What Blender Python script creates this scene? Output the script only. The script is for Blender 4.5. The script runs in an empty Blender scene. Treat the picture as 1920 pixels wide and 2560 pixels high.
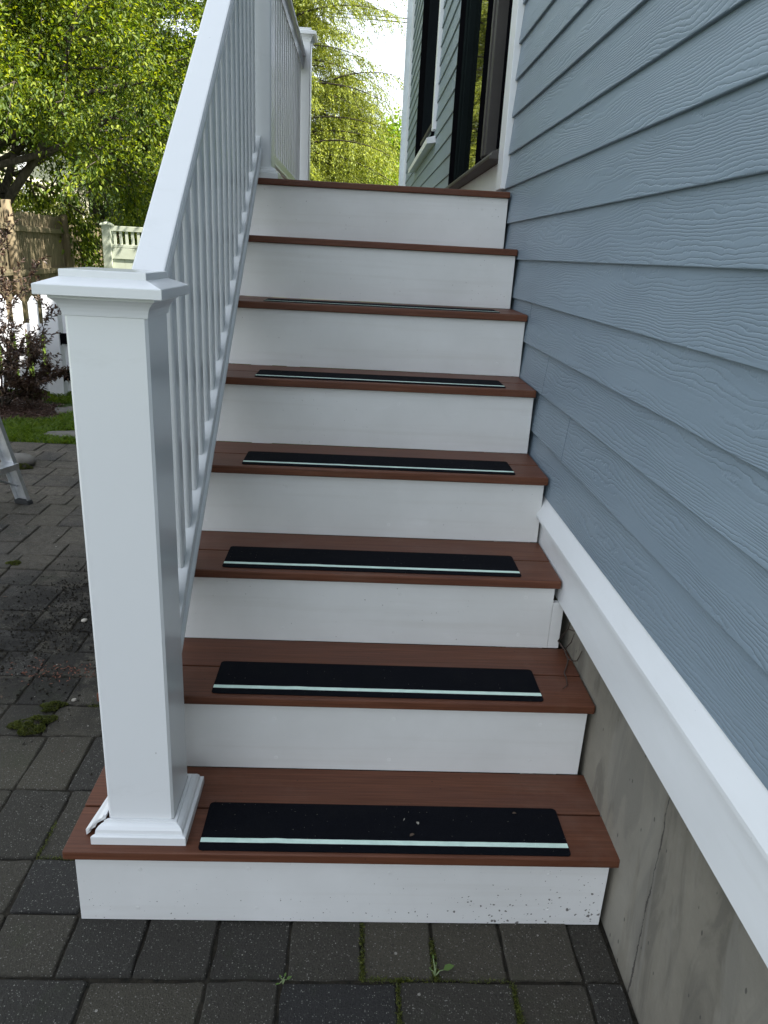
import bpy, bmesh, math, random
import numpy as np
from mathutils import Vector, Matrix
R = math.radians
random.seed(7); rng = np.random.default_rng(7)
sc = bpy.context.scene
col = sc.collection

# ------------------------------------------------------------------ camera, sky, sun, exposure
CAM = (-0.5402, -0.8964, 1.2945)
YAW, PITCH, ROLL, FPX = -0.0489, -0.3354, 0.0536, 1844.3
def cam_axes():
    cy, sy, cp, sp = math.cos(YAW), math.sin(YAW), math.cos(PITCH), math.sin(PITCH)
    f = Vector((-sy*cp, cy*cp, sp)); r = Vector((cy, sy, 0)); u = r.cross(f)
    cr, sr = math.cos(ROLL), math.sin(ROLL)
    return r*cr+u*sr, u*cr-r*sr, f
cr_, cu_, cf_ = cam_axes()
cd = bpy.data.cameras.new('camera'); co = bpy.data.objects.new('camera', cd); col.objects.link(co)
m3 = Matrix((cr_, cu_, -cf_)).transposed()
co.matrix_world = Matrix.Translation(CAM) @ m3.to_4x4()
cd.sensor_fit = 'VERTICAL'; cd.sensor_height = 36; cd.lens = FPX/2560*36
cd.clip_start = 0.02; cd.clip_end = 500
sc.camera = co

SUN_EL, SUN_DIR = R(56), Vector((0.90, -0.44, 0)).normalized()
w = bpy.data.worlds.new("World"); sc.world = w; w.use_nodes = True
nt = w.node_tree; nt.nodes.clear()
wo = nt.nodes.new('ShaderNodeOutputWorld'); bg = nt.nodes.new('ShaderNodeBackground')
sky = nt.nodes.new('ShaderNodeTexSky'); sky.sky_type = 'NISHITA'; sky.sun_disc = False
sky.sun_elevation = SUN_EL; sky.sun_rotation = math.atan2(SUN_DIR.x, SUN_DIR.y)
sky.air_density = 1.0; sky.dust_density = 0.3; sky.ozone_density = 1.0
hs = nt.nodes.new('ShaderNodeHueSaturation'); hs.inputs['Saturation'].default_value = 0.36
nt.links.new(sky.outputs[0], hs.inputs['Color']); veil = nt.nodes.new('ShaderNodeMix'); veil.data_type = 'RGBA'; veil.inputs[0].default_value = .55   # thin milky high cloud over the blue
veil.inputs[7].default_value = (1.90, 2.14, 2.42, 1); nt.links.new(hs.outputs[0], veil.inputs[6]); nt.links.new(veil.outputs[2], bg.inputs[0])
nt.links.new(bg.outputs[0], wo.inputs[0]); bg.inputs[1].default_value = 0.12
sl = bpy.data.lights.new('sun', 'SUN'); sl.energy = 3.6; sl.angle = R(0.6); sl.color = (1, 0.95, 0.87)
so = bpy.data.objects.new('sun', sl); col.objects.link(so)
sdir = Vector((SUN_DIR.x*math.cos(SUN_EL), SUN_DIR.y*math.cos(SUN_EL), math.sin(SUN_EL)))
so.rotation_euler = sdir.to_track_quat('Z', 'Y').to_euler(); so.location = (6, -4, 12)
sc.view_settings.view_transform = 'Standard'; sc.view_settings.look = 'None'
sc.view_settings.gamma = 1; sc.view_settings.exposure = 2.36
sc.render.engine = 'CYCLES'
sc.cycles.max_bounces = 7; sc.cycles.diffuse_bounces = 4

# ------------------------------------------------------------------ mesh helpers
class MB:
    def __init__(s): s.v = []; s.f = []
    def add(s, vs, fs):
        o = len(s.v); s.v += [tuple(p) for p in vs]; s.f += [tuple(i+o for i in f) for f in fs]
    def box(s, x0, x1, y0, y1, z0, z1):
        s.add([(x0,y0,z0),(x1,y0,z0),(x1,y1,z0),(x0,y1,z0),(x0,y0,z1),(x1,y0,z1),(x1,y1,z1),(x0,y1,z1)],
              [(3,2,1,0),(4,5,6,7),(0,1,5,4),(1,2,6,5),(2,3,7,6),(3,0,4,7)])
    def sweep(s, prof, a, b, cap=True):
        """prof: list of 3-vectors; swept from offset a to b"""
        n = len(prof); A = [Vector(p)+Vector(a) for p in prof]; B = [Vector(p)+Vector(b) for p in prof]
        fs = [(i, (i+1) % n, n+(i+1) % n, n+i) for i in range(n)]
        if cap: fs += [tuple(range(n-1, -1, -1)), tuple(range(n, 2*n))]
        s.add(A+B, fs)
    def loft(s, rings, cap=True):
        n = len(rings[0]); vs = [p for r_ in rings for p in r_]; fs = []
        for k in range(len(rings)-1):
            for i in range(n): fs.append((k*n+i, k*n+(i+1) % n, (k+1)*n+(i+1) % n, (k+1)*n+i))
        if cap: fs += [tuple(range(n-1, -1, -1)), tuple((len(rings)-1)*n+i for i in range(n))]
        s.add(vs, fs)
    def tube(s, pts, rads, n=6, cap=True):
        pts = [Vector(p) for p in pts]; rings = []
        for i, p in enumerate(pts):
            d = (pts[min(i+1, len(pts)-1)]-pts[max(i-1, 0)]).normalized()
            u = d.orthogonal().normalized() if i == 0 else (u-d*u.dot(d)).normalized()
            v = d.cross(u); rr = rads[i] if hasattr(rads, '__len__') else rads
            rings.append([p+(u*math.cos(2*math.pi*k/n)+v*math.sin(2*math.pi*k/n))*rr for k in range(n)])
        s.loft(rings, cap)
    def build(s, name, m, parent=None, smooth=False, bev=0, seg=1, mats=None):
        me = bpy.data.meshes.new(name); me.from_pydata(s.v, [], s.f)
        bm = bmesh.new(); bm.from_mesh(me)
        bmesh.ops.recalc_face_normals(bm, faces=bm.faces)
        if bev:
            es = [e for e in bm.edges if len(e.link_faces) == 2 and e.calc_face_angle(0) > 0.5]
            bmesh.ops.bevel(bm, geom=es, offset=bev, segments=seg, affect='EDGES', profile=0.6, clamp_overlap=True)
        bm.to_mesh(me); bm.free()
        if smooth:
            me.polygons.foreach_set('use_smooth', [True]*len(me.polygons))
        me.materials.append(m)
        o = bpy.data.objects.new(name, me); col.objects.link(o)
        if parent: o.parent = parent
        return o
def tag(o, label=None, cat=None, group=None, kind=None):
    if label: o['label'] = label
    if cat: o['category'] = cat
    if group: o['group'] = group
    if kind: o['kind'] = kind
    return o
def empty(name, loc, label=None, cat=None, group=None):
    o = bpy.data.objects.new(name, None); o.location = loc; o.empty_display_size = .1; col.objects.link(o)
    EMPTIES.append(o); return tag(o, label, cat, group)
EMPTIES = []
def quick(name, verts, faces, m, parent=None, smooth=False):
    me = bpy.data.meshes.new(name)
    v = np.asarray(verts, np.float32).reshape(-1, 3); f = np.asarray(faces, np.int32)
    k = f.shape[1]
    me.vertices.add(len(v)); me.vertices.foreach_set('co', v.ravel())
    me.loops.add(f.size); me.loops.foreach_set('vertex_index', f.ravel())
    me.polygons.add(len(f)); me.polygons.foreach_set('loop_start', np.arange(0, f.size, k, dtype=np.int32))
    me.polygons.foreach_set('loop_total', np.full(len(f), k, np.int32))
    if smooth: me.polygons.foreach_set('use_smooth', np.ones(len(f), bool))
    me.update(calc_edges=True); me.materials.append(m)
    o = bpy.data.objects.new(name, me); col.objects.link(o)
    if parent: o.parent = parent
    return o

# ------------------------------------------------------------------ material helpers
class NM:
    def __init__(s, name, base=(.5,.5,.5), rough=.5, spec=.5):
        s.m = bpy.data.materials.new(name); s.m.use_nodes = True; s.t = s.m.node_tree
        s.b = s.t.nodes['Principled BSDF']; s.o = s.t.nodes['Material Output']
        s.b.inputs['Base Color'].default_value = (*base, 1); s.b.inputs['Roughness'].default_value = rough
        s.b.inputs['Specular IOR Level'].default_value = spec
    def n(s, typ, **kw):
        nd = s.t.nodes.new('ShaderNode'+typ)
        for k, v in kw.items():
            if k in nd.inputs.keys(): nd.inputs[k].default_value = v
            else: setattr(nd, k, v)
        return nd
    def l(s, a, b): s.t.links.new(a, b)
    def coord(s, scale=(1,1,1), kind='Object', rnd=0):
        tc = s.n('TexCoord'); mp = s.n('Mapping'); mp.inputs['Scale'].default_value = scale
        s.l(tc.outputs[kind], mp.inputs['Vector'])
        if rnd:
            oi = s.n('ObjectInfo'); mu = s.n('Math', operation='MULTIPLY'); mu.inputs[1].default_value = rnd
            s.l(oi.outputs['Random'], mu.inputs[0]); cb = s.n('CombineXYZ')
            for i in range(3): s.l(mu.outputs[0], cb.inputs[i])
            s.l(cb.outputs[0], mp.inputs['Location'])
        return mp.outputs[0]
    def noise(s, vec, scale=5, detail=4, rough=.55, dist=0):
        nd = s.n('TexNoise'); nd.inputs['Scale'].default_value = scale; nd.inputs['Detail'].default_value = detail
        nd.inputs['Roughness'].default_value = rough; nd.inputs['Distortion'].default_value = dist
        s.l(vec, nd.inputs['Vector']); return nd.outputs['Fac']
    def ramp(s, fac, stops):
        r_ = s.n('ValToRGB'); e = r_.color_ramp.elements
        while len(e) < len(stops): e.new(.5)
        for i, (p, c) in enumerate(stops):
            e[i].position = p; e[i].color = (*c, 1) if hasattr(c, '__len__') else (c, c, c, 1)
        s.l(fac, r_.inputs[0]); return r_.outputs[0]
    def mix(s, fac, a, b, blend='MIX'):
        x = s.n('Mix', data_type='RGBA', blend_type=blend)
        for k, i in ((fac, 0), (a, 6), (b, 7)):
            if isinstance(k, (int, float)): x.inputs[i].default_value = k
            elif isinstance(k, tuple): x.inputs[i].default_value = (*k, 1)
            else: s.l(k, x.inputs[i])
        return x.outputs[2]
    def math(s, op, a, b=None):
        x = s.n('Math', operation=op)
        for i, k in enumerate((a, b)):
            if k is None: continue
            if isinstance(k, (int, float)): x.inputs[i].default_value = k
            else: s.l(k, x.inputs[i])
        return x.outputs[0]
    def color(s, c): s.l(c, s.b.inputs['Base Color']); return s
    def bump(s, h, strength=.3, dist=.002):
        b = s.n('Bump'); b.inputs['Strength'].default_value = strength; b.inputs['Distance'].default_value = dist
        s.l(h, b.inputs['Height']); s.l(b.outputs[0], s.b.inputs['Normal']); return s

def specks(M, vec, scale, thr, rnd=True):
    v = M.n('TexVoronoi'); v.inputs['Scale'].default_value = scale; v.inputs['Randomness'].default_value = 1
    M.l(vec, v.inputs['Vector'])
    sep = M.n('SeparateColor'); M.l(v.outputs['Color'], sep.inputs[0])
    size = M.math('MULTIPLY', M.math('POWER', sep.outputs[0], 3.0), thr)
    return M.math('LESS_THAN', v.outputs['Distance'], size), sep.outputs[1]

def white_vinyl():
    M = NM('white_vinyl', (.78,.79,.80), .22, .5)
    v = M.coord(); n1 = M.noise(v, 3, 3)
    M.color(M.ramp(n1, [(.2, (.765,.77,.77)), (.8, (.785,.79,.79))]))
    M.b.inputs['Roughness'].default_value = .24
    lk = M.b.inputs['Base Color'].links[0].from_socket
    smu = M.ramp(M.noise(M.coord((1.6,1.6,4)), 2.3, 6, .75), [(.58, 0.), (.80, .22)]); c = M.mix(smu, lk, (.50,.49,.46))
    s_, _h = specks(M, M.coord((1,1,.6)), 26, .055); c = M.mix(M.math('MULTIPLY', s_, .55), c, (.30,.28,.26)); M.color(c)
    M.bump(M.noise(M.coord((1,1,.15)), 4, 1), .12, .001)
    return M.m
def riser_mat():
    M = NM('riser_pvc', (.74,.73,.71), .45)
    v = M.coord((1,1,1), rnd=7); base = M.ramp(M.noise(v, 2.2, 5, .6), [(.3, (.64,.635,.615)), (.7, (.765,.76,.745))])
    scuff = M.ramp(M.noise(M.coord((3,1,9), rnd=5), 2.5, 5, .65), [(.62, 0.), (.75, .25)])
    c = M.mix(scuff, base, (.82,.82,.82))
    vs = M.coord((1,1,.8), rnd=3)
    gate = M.ramp(M.noise(vs, 2.2, 3), [(.42, 0.), (.62, 1.)])
    s1, _ = specks(M, vs, 90, .13); s2, h = specks(M, M.coord((.5,1,1), rnd=9), 14, .022)
    c = M.mix(M.math('MULTIPLY', s1, M.math('MULTIPLY', gate, .75)), c, (.16,.14,.12))
    c = M.mix(M.math('MULTIPLY', s2, .8), c, (.12,.09,.07))
    c = M.mix(M.ramp(M.noise(M.coord((.6,1,14)), 3, 3), [(.52, 0.), (.8, .25)]), c, (.5,.47,.42))
    # faint plugged screw heads
    M.color(c); M.bump(M.noise(v, 160, 2), .06, .0008)
    return M.m
def dirty_riser():
    m = riser_mat(); m.name = 'riser_pvc_splashed'; M = NM.__new__(NM); M.m = m; M.t = m.node_tree
    M.b = M.t.nodes['Principled BSDF']
    old = M.b.inputs['Base Color'].links[0].from_socket
    tc = M.coord(); sp = M.n('SeparateXYZ'); M.l(tc, sp.inputs[0])
    low = M.n('MapRange'); low.inputs[1].default_value = .13; low.inputs[2].default_value = 0.0
    M.l(sp.outputs[2], low.inputs[0])
    rt = M.n('MapRange'); rt.inputs[1].default_value = -.5; rt.inputs[2].default_value = 0.03
    rt.inputs[3].default_value = .45; rt.inputs[4].default_value = 1.3
    M.l(sp.outputs[0], rt.inputs[0])
    g = M.math('MULTIPLY', M.math('ADD', M.math('MULTIPLY', low.outputs[0], .9), .35), rt.outputs[0])
    v = M.n('TexVoronoi'); v.inputs['Scale'].default_value = 150; nz = M.n('TexNoise'); nz.inputs['Scale'].default_value = 170; M.l(tc, nz.inputs['Vector'])
    vm = M.n('VectorMath', operation='SCALE'); vm.inputs[3].default_value = .006; M.l(nz.outputs['Color'], vm.inputs[0])
    v2 = M.n('VectorMath', operation='ADD'); M.l(tc, v2.inputs[0]); M.l(vm.outputs[0], v2.inputs[1]); M.l(v2.outputs[0], v.inputs['Vector'])
    sep = M.n('SeparateColor'); M.l(v.outputs['Color'], sep.inputs[0])
    thr = M.math('MULTIPLY', M.math('POWER', sep.outputs[0], 5.0), M.math('MULTIPLY', g, .48))
    hit = M.math('LESS_THAN', v.outputs['Distance'], thr)
    M.color(M.mix(M.math('MULTIPLY', hit, .85), old, (.07,.06,.05)))
    return m
def tread_mat():
    M = NM('brown_composite', (.11,.045,.03), .48, .25)
    v = M.coord((1.2,40,40), rnd=9); g = M.noise(v, 5, 5, .6); g2 = M.noise(M.coord((.8,5,5), rnd=5), 3, 3)
    c = M.ramp(g, [(.25, (.080,.028,.014)), (.5, (.118,.043,.022)), (.75, (.165,.064,.035))])
    c = M.mix(M.ramp(g2, [(.45, 0.), (.72, .45)]), c, (.085,.036,.027), 'MIX')
    d = M.ramp(M.noise(M.coord((1,1,1)), 4, 6, .7), [(.55, 0.), (.8, .30)])
    c = M.mix(d, c, (.20,.13,.10))
    s_, _h = specks(M, M.coord(), 60, .12); c = M.mix(M.math('MULTIPLY', s_, .7), c, (.03,.02,.015))
    M.color(c); M.bump(g, .35, .0012)
    return M.m
def strip_mat():
    M = NM('grit_tape', (.01,.011,.014), .95, .08)
    v = M.coord(); n = M.noise(v, 900, 2)
    c = M.ramp(n, [(.4, (.0025,.003,.0045)), (.72, (.008,.009,.013))])
    s_, h = specks(M, v, 130, .12); c = M.mix(s_, c, (.16,.15,.12))
    c = M.mix(M.ramp(M.noise(v, 9, 5, .7), [(.5, 0.), (.85, .25)]), c, (.020,.019,.018))
    M.color(c); M.bump(n, .6, .0006)
    return M.m
def glow_mat():
    M = NM('glow_strip', (.56,.74,.62), .5)
    v = M.coord(); M.color(M.ramp(M.noise(v, 40, 4, .7), [(.35, (.60,.78,.68)), (.6, (.70,.88,.77))]))
    return M.m
def siding_mat(name, a, b):
    M = NM(name, a, .42, .5)
    tc = M.n('TexCoord'); oi = M.n('ObjectInfo')
    off = M.n('CombineXYZ'); r37 = M.math('MULTIPLY', oi.outputs['Random'], 37.)
    M.l(r37, off.inputs[1]); M.l(r37, off.inputs[0])
    va = M.n('VectorMath', operation='ADD'); M.l(tc.outputs['Object'], va.inputs[0]); M.l(off.outputs[0], va.inputs[1])
    def mp(sy, sz):
        m_ = M.n('Mapping'); m_.inputs['Scale'].default_value = (1, sy, sz); M.l(va.outputs[0], m_.inputs['Vector']); return m_.outputs[0]
    sp = M.n('SeparateXYZ'); M.l(tc.outputs['Object'], sp.inputs[0])
    big = M.noise(mp(1.1, 7), 1.3, 2, .5)
    mid = M.noise(mp(9, 22), 1.6, 3, .6)
    fine = M.noise(mp(60, 90), 1.5, 2)
    ph = M.math('ADD', M.math('MULTIPLY', sp.outputs[2], 135.), M.math('MULTIPLY', big, 17.))
    ph = M.math('ADD', ph, M.math('MULTIPLY', mid, 1.7)); ph = M.math('ADD', ph, M.math('MULTIPLY', fine, .5))
    si = M.math('SINE', M.math('MULTIPLY', ph, 6.2832))
    hgt = M.ramp(M.math('ADD', M.math('MULTIPLY', si, .5), .5), [(0.0, 0.), (.22, .75), (1., 1.)])
    amp = M.ramp(M.noise(mp(2.0, 16), 1.0, 3), [(.36, .08), (.5, 1.)])
    h2 = M.math('ADD', M.math('MULTIPLY', hgt, amp), M.math('MULTIPLY', M.noise(mp(40, 60), 2, 3), .15))
    M.bump(h2, .75, .0011)
    c = M.ramp(M.noise(mp(.6, 2), 2, 4), [(.3, a), (.7, b)])
    c = M.mix(M.ramp(M.noise(M.coord((1,1,1)), 1.3, 5, .7), [(.5, 0.), (.8, .25)]), c, tuple(x*1.12 for x in b))
    s_, _h = specks(M, M.coord(), 30, .05); c = M.mix(M.math('MULTIPLY', s_, .7), c, (.07,.08,.08))
    M.color(c); return M.m
CK = (.0, .109)
def concrete_mat():
    M = NM('concrete', (.16,.15,.13), .85)
    v = M.coord((1,1,1)); n1 = M.noise(v, 3, 6, .65); n2 = M.noise(M.coord((1,2.5,.8)), 5, 5, .6, .8)
    c = M.ramp(n1, [(.3, (.135,.122,.096)), (.7, (.25,.228,.183))])
    c = M.mix(M.ramp(n2, [(.50, 0.), (.60, .55)]), c, (.095,.087,.072))
    c = M.mix(M.ramp(M.noise(M.coord((1,4,1.2)), 1.4, 4, .6, .6), [(.5, 0.), (.55, .4)]), c, (.25,.235,.20))
    s_, h = specks(M, M.coord((1,1,.5)), 34, .22); c = M.mix(M.math('MULTIPLY', s_, .75), c, (.045,.042,.036))
    s2, h = specks(M, M.coord((1,1,.6)), 110, .30); c = M.mix(M.math('MULTIPLY', s2, .6), c, (.05,.046,.04))
    # the crack running down from the band board
    sp = M.n('SeparateXYZ'); M.l(M.coord(), sp.inputs[0])
    yl = M.math('ADD', M.math('MULTIPLY', sp.outputs[2], CK[0]), CK[1])
    wob = M.math('MULTIPLY', M.math('SUBTRACT', M.noise(M.coord(), 14, 6, .75), .5), .030)
    dd = M.math('ABSOLUTE', M.math('ADD', M.math('SUBTRACT', sp.outputs[1], yl), wob))
    wid = M.math('ADD', .0010, M.math('MULTIPLY', M.ramp(M.noise(M.coord(), 9, 4), [(.4, 0.), (.8, 1.)]), .004))
    ck = M.math('LESS_THAN', dd, wid)
    halo = M.n('MapRange'); halo.inputs[1].default_value = .03; halo.inputs[2].default_value = 0.; halo.inputs[4].default_value = .35; M.l(dd, halo.inputs[0])
    c = M.mix(M.math('MULTIPLY', halo.outputs[0], M.noise(M.coord(), 20, 4, .7)), c, (.05,.045,.04))
    c = M.mix(M.math('MULTIPLY', ck, .85), c, (.035,.030,.026))
    M.color(c)
    hh = M.math('SUBTRACT', M.noise(v, 60, 5, .7), M.math('ADD', M.math('MULTIPLY', s_, 1.5), M.math('MULTIPLY', ck, 1.5))); M.bump(hh, .5, .003)
    return M.m
def paver_mat():
    M = NM('paver', (.05,.05,.052), .8, .3)
    oi = M.n('ObjectInfo'); v = M.coord((1,1,1), rnd=0)
    tone = M.ramp(oi.outputs['Random'], [(0., (.027,.026,.026)), (.25, (.040,.036,.029)), (.6, (.052,.046,.035)), (1., (.068,.060,.044))])
    gp = M.n('NewGeometry')
    mp = M.n('Mapping'); M.l(gp.outputs['Position'], mp.inputs['Vector'])
    P = mp.outputs[0]
    fine = M.noise(P, 260, 3, .7)
    c = M.mix(.6, tone, M.ramp(fine, [(.3, .25), (.7, .75)]), 'OVERLAY')
    v1 = M.n('TexVoronoi'); v1.inputs['Scale'].default_value = 330; M.l(P, v1.inputs['Vector'])
    sc1 = M.n('SeparateColor'); M.l(v1.outputs['Color'], sc1.inputs[0])
    hit = M.math('LESS_THAN', v1.outputs['Distance'], M.math('MULTIPLY', M.math('POWER', sc1.outputs[0], 3.), .50))
    c = M.mix(M.math('MULTIPLY', hit, M.math('MULTIPLY', sc1.outputs[1], .8)), c, (.30,.29,.26))
    # sandy far part, dirt spill and damp stains that have shapes of their own
    sp = M.n('SeparateXYZ'); M.l(P, sp.inputs[0])
    mr = M.n('MapRange'); mr.inputs[1].default_value = .9; mr.inputs[2].default_value = 3.2; M.l(sp.outputs[1], mr.inputs[0])
    mpo = M.n('Mapping'); M.l(P, mpo.inputs['Vector'])
    dust = M.math('MULTIPLY', mr.outputs[0], M.ramp(M.noise(P, 3.5, 5, .7), [(.35, .1), (.6, .9)]))
    c = M.mix(dust, c, M.ramp(M.noise(P, 40, 5, .8), [(.35, (.055,.046,.037)), (.6, (.155,.132,.105))]))
    ds = M.n('VectorMath', operation='DISTANCE'); ds.inputs[1].default_value = (-1.45, 1.45, 0); M.l(P, ds.inputs[0])
    mr2 = M.n('MapRange'); mr2.inputs[1].default_value = .75; mr2.inputs[2].default_value = .35; M.l(ds.outputs['Value'], mr2.inputs[0])
    soil = M.math('MULTIPLY', mr2.outputs[0], M.ramp(M.noise(P, 8, 6, .8), [(.40, 0.), (.52, 1.)]))
    c = M.mix(M.math('MULTIPLY', soil, .9), c, (.014,.012,.010))
    moss = M.ramp(M.noise(P, 6, 5, .75), [(.56, 0.), (.76, .38)])
    c = M.mix(moss, c, (.035,.045,.018))
    s2, h = specks(M, P, 45, .18); c = M.mix(M.math('MULTIPLY', s2, .5), c, (.02,.018,.015))
    s3, h = specks(M, P, 24, .09); c = M.mix(M.math('MULTIPLY', s3, .8), c, (.34,.32,.28))
    M.color(c)
    M.bump(M.math('ADD', fine, M.math('MULTIPLY', M.noise(P, 45, 5, .8), 1.6)), .9, .005)
    return M.m
def soil_mat(name, a, b, sc_=30):
    M = NM(name, a, .95, .2); v = M.coord(); n = M.noise(v, sc_, 6, .75)
    M.color(M.ramp(n, [(.35, a), (.68, b)])); M.bump(n, .8, .01); return M.m
def leaf_mat(name, cols, trans=.35, rough=.5, tcol=None):
    M = NM(name, cols[0], rough, .4)
    g = M.n('NewGeometry'); c = M.ramp(g.outputs['Random Per Island'], [(i/(len(cols)-1), x) for i, x in enumerate(cols)])
    M.color(c)
    tr = M.n('BsdfTranslucent'); t2 = M.mix(1., c, tcol or (1.6,1.5,.5), 'MULTIPLY'); M.l(t2, tr.inputs[0])
    ms = M.n('MixShader'); ms.inputs[0].default_value = trans
    M.l(M.b.outputs[0], ms.inputs[1]); M.l(tr.outputs[0], ms.inputs[2]); M.l(ms.outputs[0], M.o.inputs[0])
    return M.m
def bark_mat(name='bark', a=(.035,.028,.022), b=(.09,.075,.06)):
    M = NM(name, a, .9, .2); n = M.noise(M.coord((1,1,.25)), 22, 5, .7)
    M.color(M.ramp(n, [(.35, a), (.7, b)])); M.bump(n, .8, .01); return M.m
def fence_wood():
    M = NM('weathered_fence_wood', (.3,.24,.17), .85, .2)
    v = M.coord((6,6,.5), rnd=11); n = M.noise(v, 5, 5, .65); oi = M.n('ObjectInfo')
    c = M.ramp(n, [(.3, (.085,.068,.042)), (.7, (.20,.160,.100))])
    c = M.mix(.35, c, M.ramp(oi.outputs['Random'], [(0., (.10,.095,.055)), (1., (.22,.165,.10))]))
    c = M.mix(M.ramp(M.noise(M.coord((1,1,.4)), 3, 4), [(.5, 0.), (.75, .4)]), c, (.075,.085,.04))
    M.color(c); M.bump(n, .5, .004); return M.m
def simple(name, c, rough=.5, metal=0, spec=.5, var=.12, sc_=8, bump=0):
    M = NM(name, c, rough, spec); M.b.inputs['Metallic'].default_value = metal
    M.color(M.ramp(M.noise(M.coord(), sc_, 4), [(.3, tuple(x*(1-var) for x in c)), (.7, tuple(min(1, x*(1+var)) for x in c))]))
    if bump: M.bump(M.noise(M.coord(), 60, 3), bump, .002)
    return M.m

M_V = white_vinyl(); M_R = riser_mat(); M_R1 = dirty_riser(); M_T = tread_mat(); M_S = strip_mat(); M_G = glow_mat()
M_SID = siding_mat('siding_blue', (.172,.224,.272), (.204,.262,.313)); M_CON = concrete_mat(); M_PAV = paver_mat()
M_TRIM = simple('trim_white', (.74,.75,.76), .35, var=.04, bump=.08)
def band_mat():
    M = NM('band_white', (.74,.75,.76), .38)
    c = M.ramp(M.noise(M.coord((1,.5,2)), 3, 5, .65), [(.3, (.70,.71,.71)), (.7, (.77,.78,.79))])
    c = M.mix(M.ramp(M.noise(M.coord((1,.8,7)), 3, 6, .75), [(.56, 0.), (.80, .22)]), c, (.52,.50,.46))
    s_, h = specks(M, M.coord((1,.8,1)), 22, .07); c = M.mix(M.math('MULTIPLY', s_, .75), c, (.25,.16,.12))
    s_, h = specks(M, M.coord(), 60, .06); c = M.mix(M.math('MULTIPLY', s_, .6), c, (.2,.19,.17))
    M.color(c); M.bump(M.noise(M.coord(), 12, 3), .15, .002); return M.m
M_BAND = band_mat()
M_BLK = simple('black_frame', (.004,.004,.005), .6, spec=0); M_TAUPE = simple('aluminium_taupe', (.065,.06,.056), .5, .1, spec=.2)
M_SCREEN = simple('insect_screen', (.008,.010,.012), .8, spec=0)
M_SOIL = soil_mat('joint_soil', (.012,.011,.009), (.045,.038,.027), 60)
M_MULCH = soil_mat('mulch', (.035,.018,.012), (.09,.05,.035), 80)
M_LAWN = soil_mat('lawn_soil', (.035,.055,.015), (.07,.11,.03), 25)
M_BARK = bark_mat(); M_FW = fence_wood()
M_ALU = simple('ladder_aluminium', (.55,.56,.57), .38, .85, var=.2, sc_=20); M_RUB = simple('ladder_rubber', (.015,.015,.015), .8)
M_PICK = simple('picket_vinyl', (.80,.80,.82), .4, var=.03)
M_CREAMV = simple('cream_vinyl', (.42,.45,.36), .45, var=.06)
M_GRASS = leaf_mat('grass_blades', [(.06,.11,.012), (.10,.17,.02), (.16,.22,.035)], .4)
M_MOSS = leaf_mat('moss', [(.035,.045,.008), (.07,.085,.012), (.12,.13,.02)], .1)
def glass_mat():
    M = NM('door_glass', (.006,.008,.007), .02, .9); M.b.inputs['IOR'].default_value = 1.9
    return M.m
M_GLASS = glass_mat()

# ------------------------------------------------------------------ measured stair geometry
D_, N_, T_ = .241, .013, .021
dY = [-.0001,.0007,-.0006,.0008,-.0001,.0012,-.0003,-.0016]
dZ = [-.0057,-.003,-.0024,-.0036,-.0033,0,.0026,.0055]
XR = [.0238,.0181,-.0194,-.0161,-.0169,-.0116,-.0153,-.0144]
Y = [(i+1)*D_+dY[i] for i in range(8)]; Z = [(i+1)*.19+dZ[i] for i in range(8)]
XL = -1.0676

# ------------------------------------------------------------------ the house
house = empty('house', (2, 3, 0), 'blue clapboard house with white trim standing right of the steps', 'house')
# foundation
b = MB(); b.box(.021, .30, -6, 9.2, -.3, .52)
b.build('foundation', M_CON, house)
# water table band and its sloping cap (3.2 cm proud)
b = MB(); b.sweep([(-.016,0,.504),(-.016,0,.66),(.02,0,.66),(.02,0,.504)], (0,-6,0), (0,1.0,0))
b.build('band_board', M_BAND, house, bev=.0015)
b = MB(); b.sweep([(-.034,0,.650),(-.034,0,.641),(-.017,0,.641),(-.017,0,.662),(.02,0,.662),(.02,0,.700),(-.010,0,.697)], (0,-6,0), (0,1.022,0))
b.build('band_cap', M_BAND, house, bev=.0012)
# siding courses
zs = [.6953,.825,.9435,1.0565,1.178,1.3005,1.422,1.5440,1.6580,1.7800,1.8960,2.0090]
while zs[-1] < 5.25: zs.append(zs[-1]+.1185)
joints = {.9435:[1.158], 1.0565:[1.440], .825:[.885]}
def course(z0, z1, y0, y1):
    b = MB(); g = .0018
    b.sweep([(-.0130,0,z0),(-.0142,0,z0+.0015),(-.0035,0,z1+.016),(.002,0,z1+.016),(-.004,0,z0)], (0,y0+g,0), (0,y1-g,0))
    return b.build('siding_board', M_SID, house)
for k in range(len(zs)-1):
    z0, z1 = zs[k], zs[k+1]
    if z0 < 1.50: segs = [(-6, 3.0 if z0 < .6 else 9.0)]
    elif z0 < 1.53: segs = [(-6, 9.0)]
    elif z0 < 2.13: segs = [(-6, 2.052), (3.945, 9.0)]
    elif z0 < 3.72: segs = [(-6, 2.052), (3.945, 5.20), (7.26, 9.0)]
    else: segs = [(-6, 9.0)]
    js = joints.get(round(z0, 4), [])
    for a, c in segs:
        cuts = [a] + [j for j in js if a < j < c]
        if a < -1 and not js:
            cuts.append(-2.2 + .35*(k % 5))
        
        cuts = sorted(cuts)+[c]
        for q, r_ in zip(cuts[:-1], cuts[1:]): course(z0, z1, q, r_)
b = MB(); b.box(.004, .12, -6, 9.0, .60, 1.66); b.box(.004, .12, -6, 2.1, 1.66, 5.3); b.box(.004, .12, 3.93, 9.0, 1.66, 2.12)
b.box(.004, .12, 3.93, 5.42, 2.12, 3.76); b.box(.004, .12, 7.07, 9.0, 2.12, 3.76); b.box(.004, .12, 2.1, 9.0, 3.76, 5.3)
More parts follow.
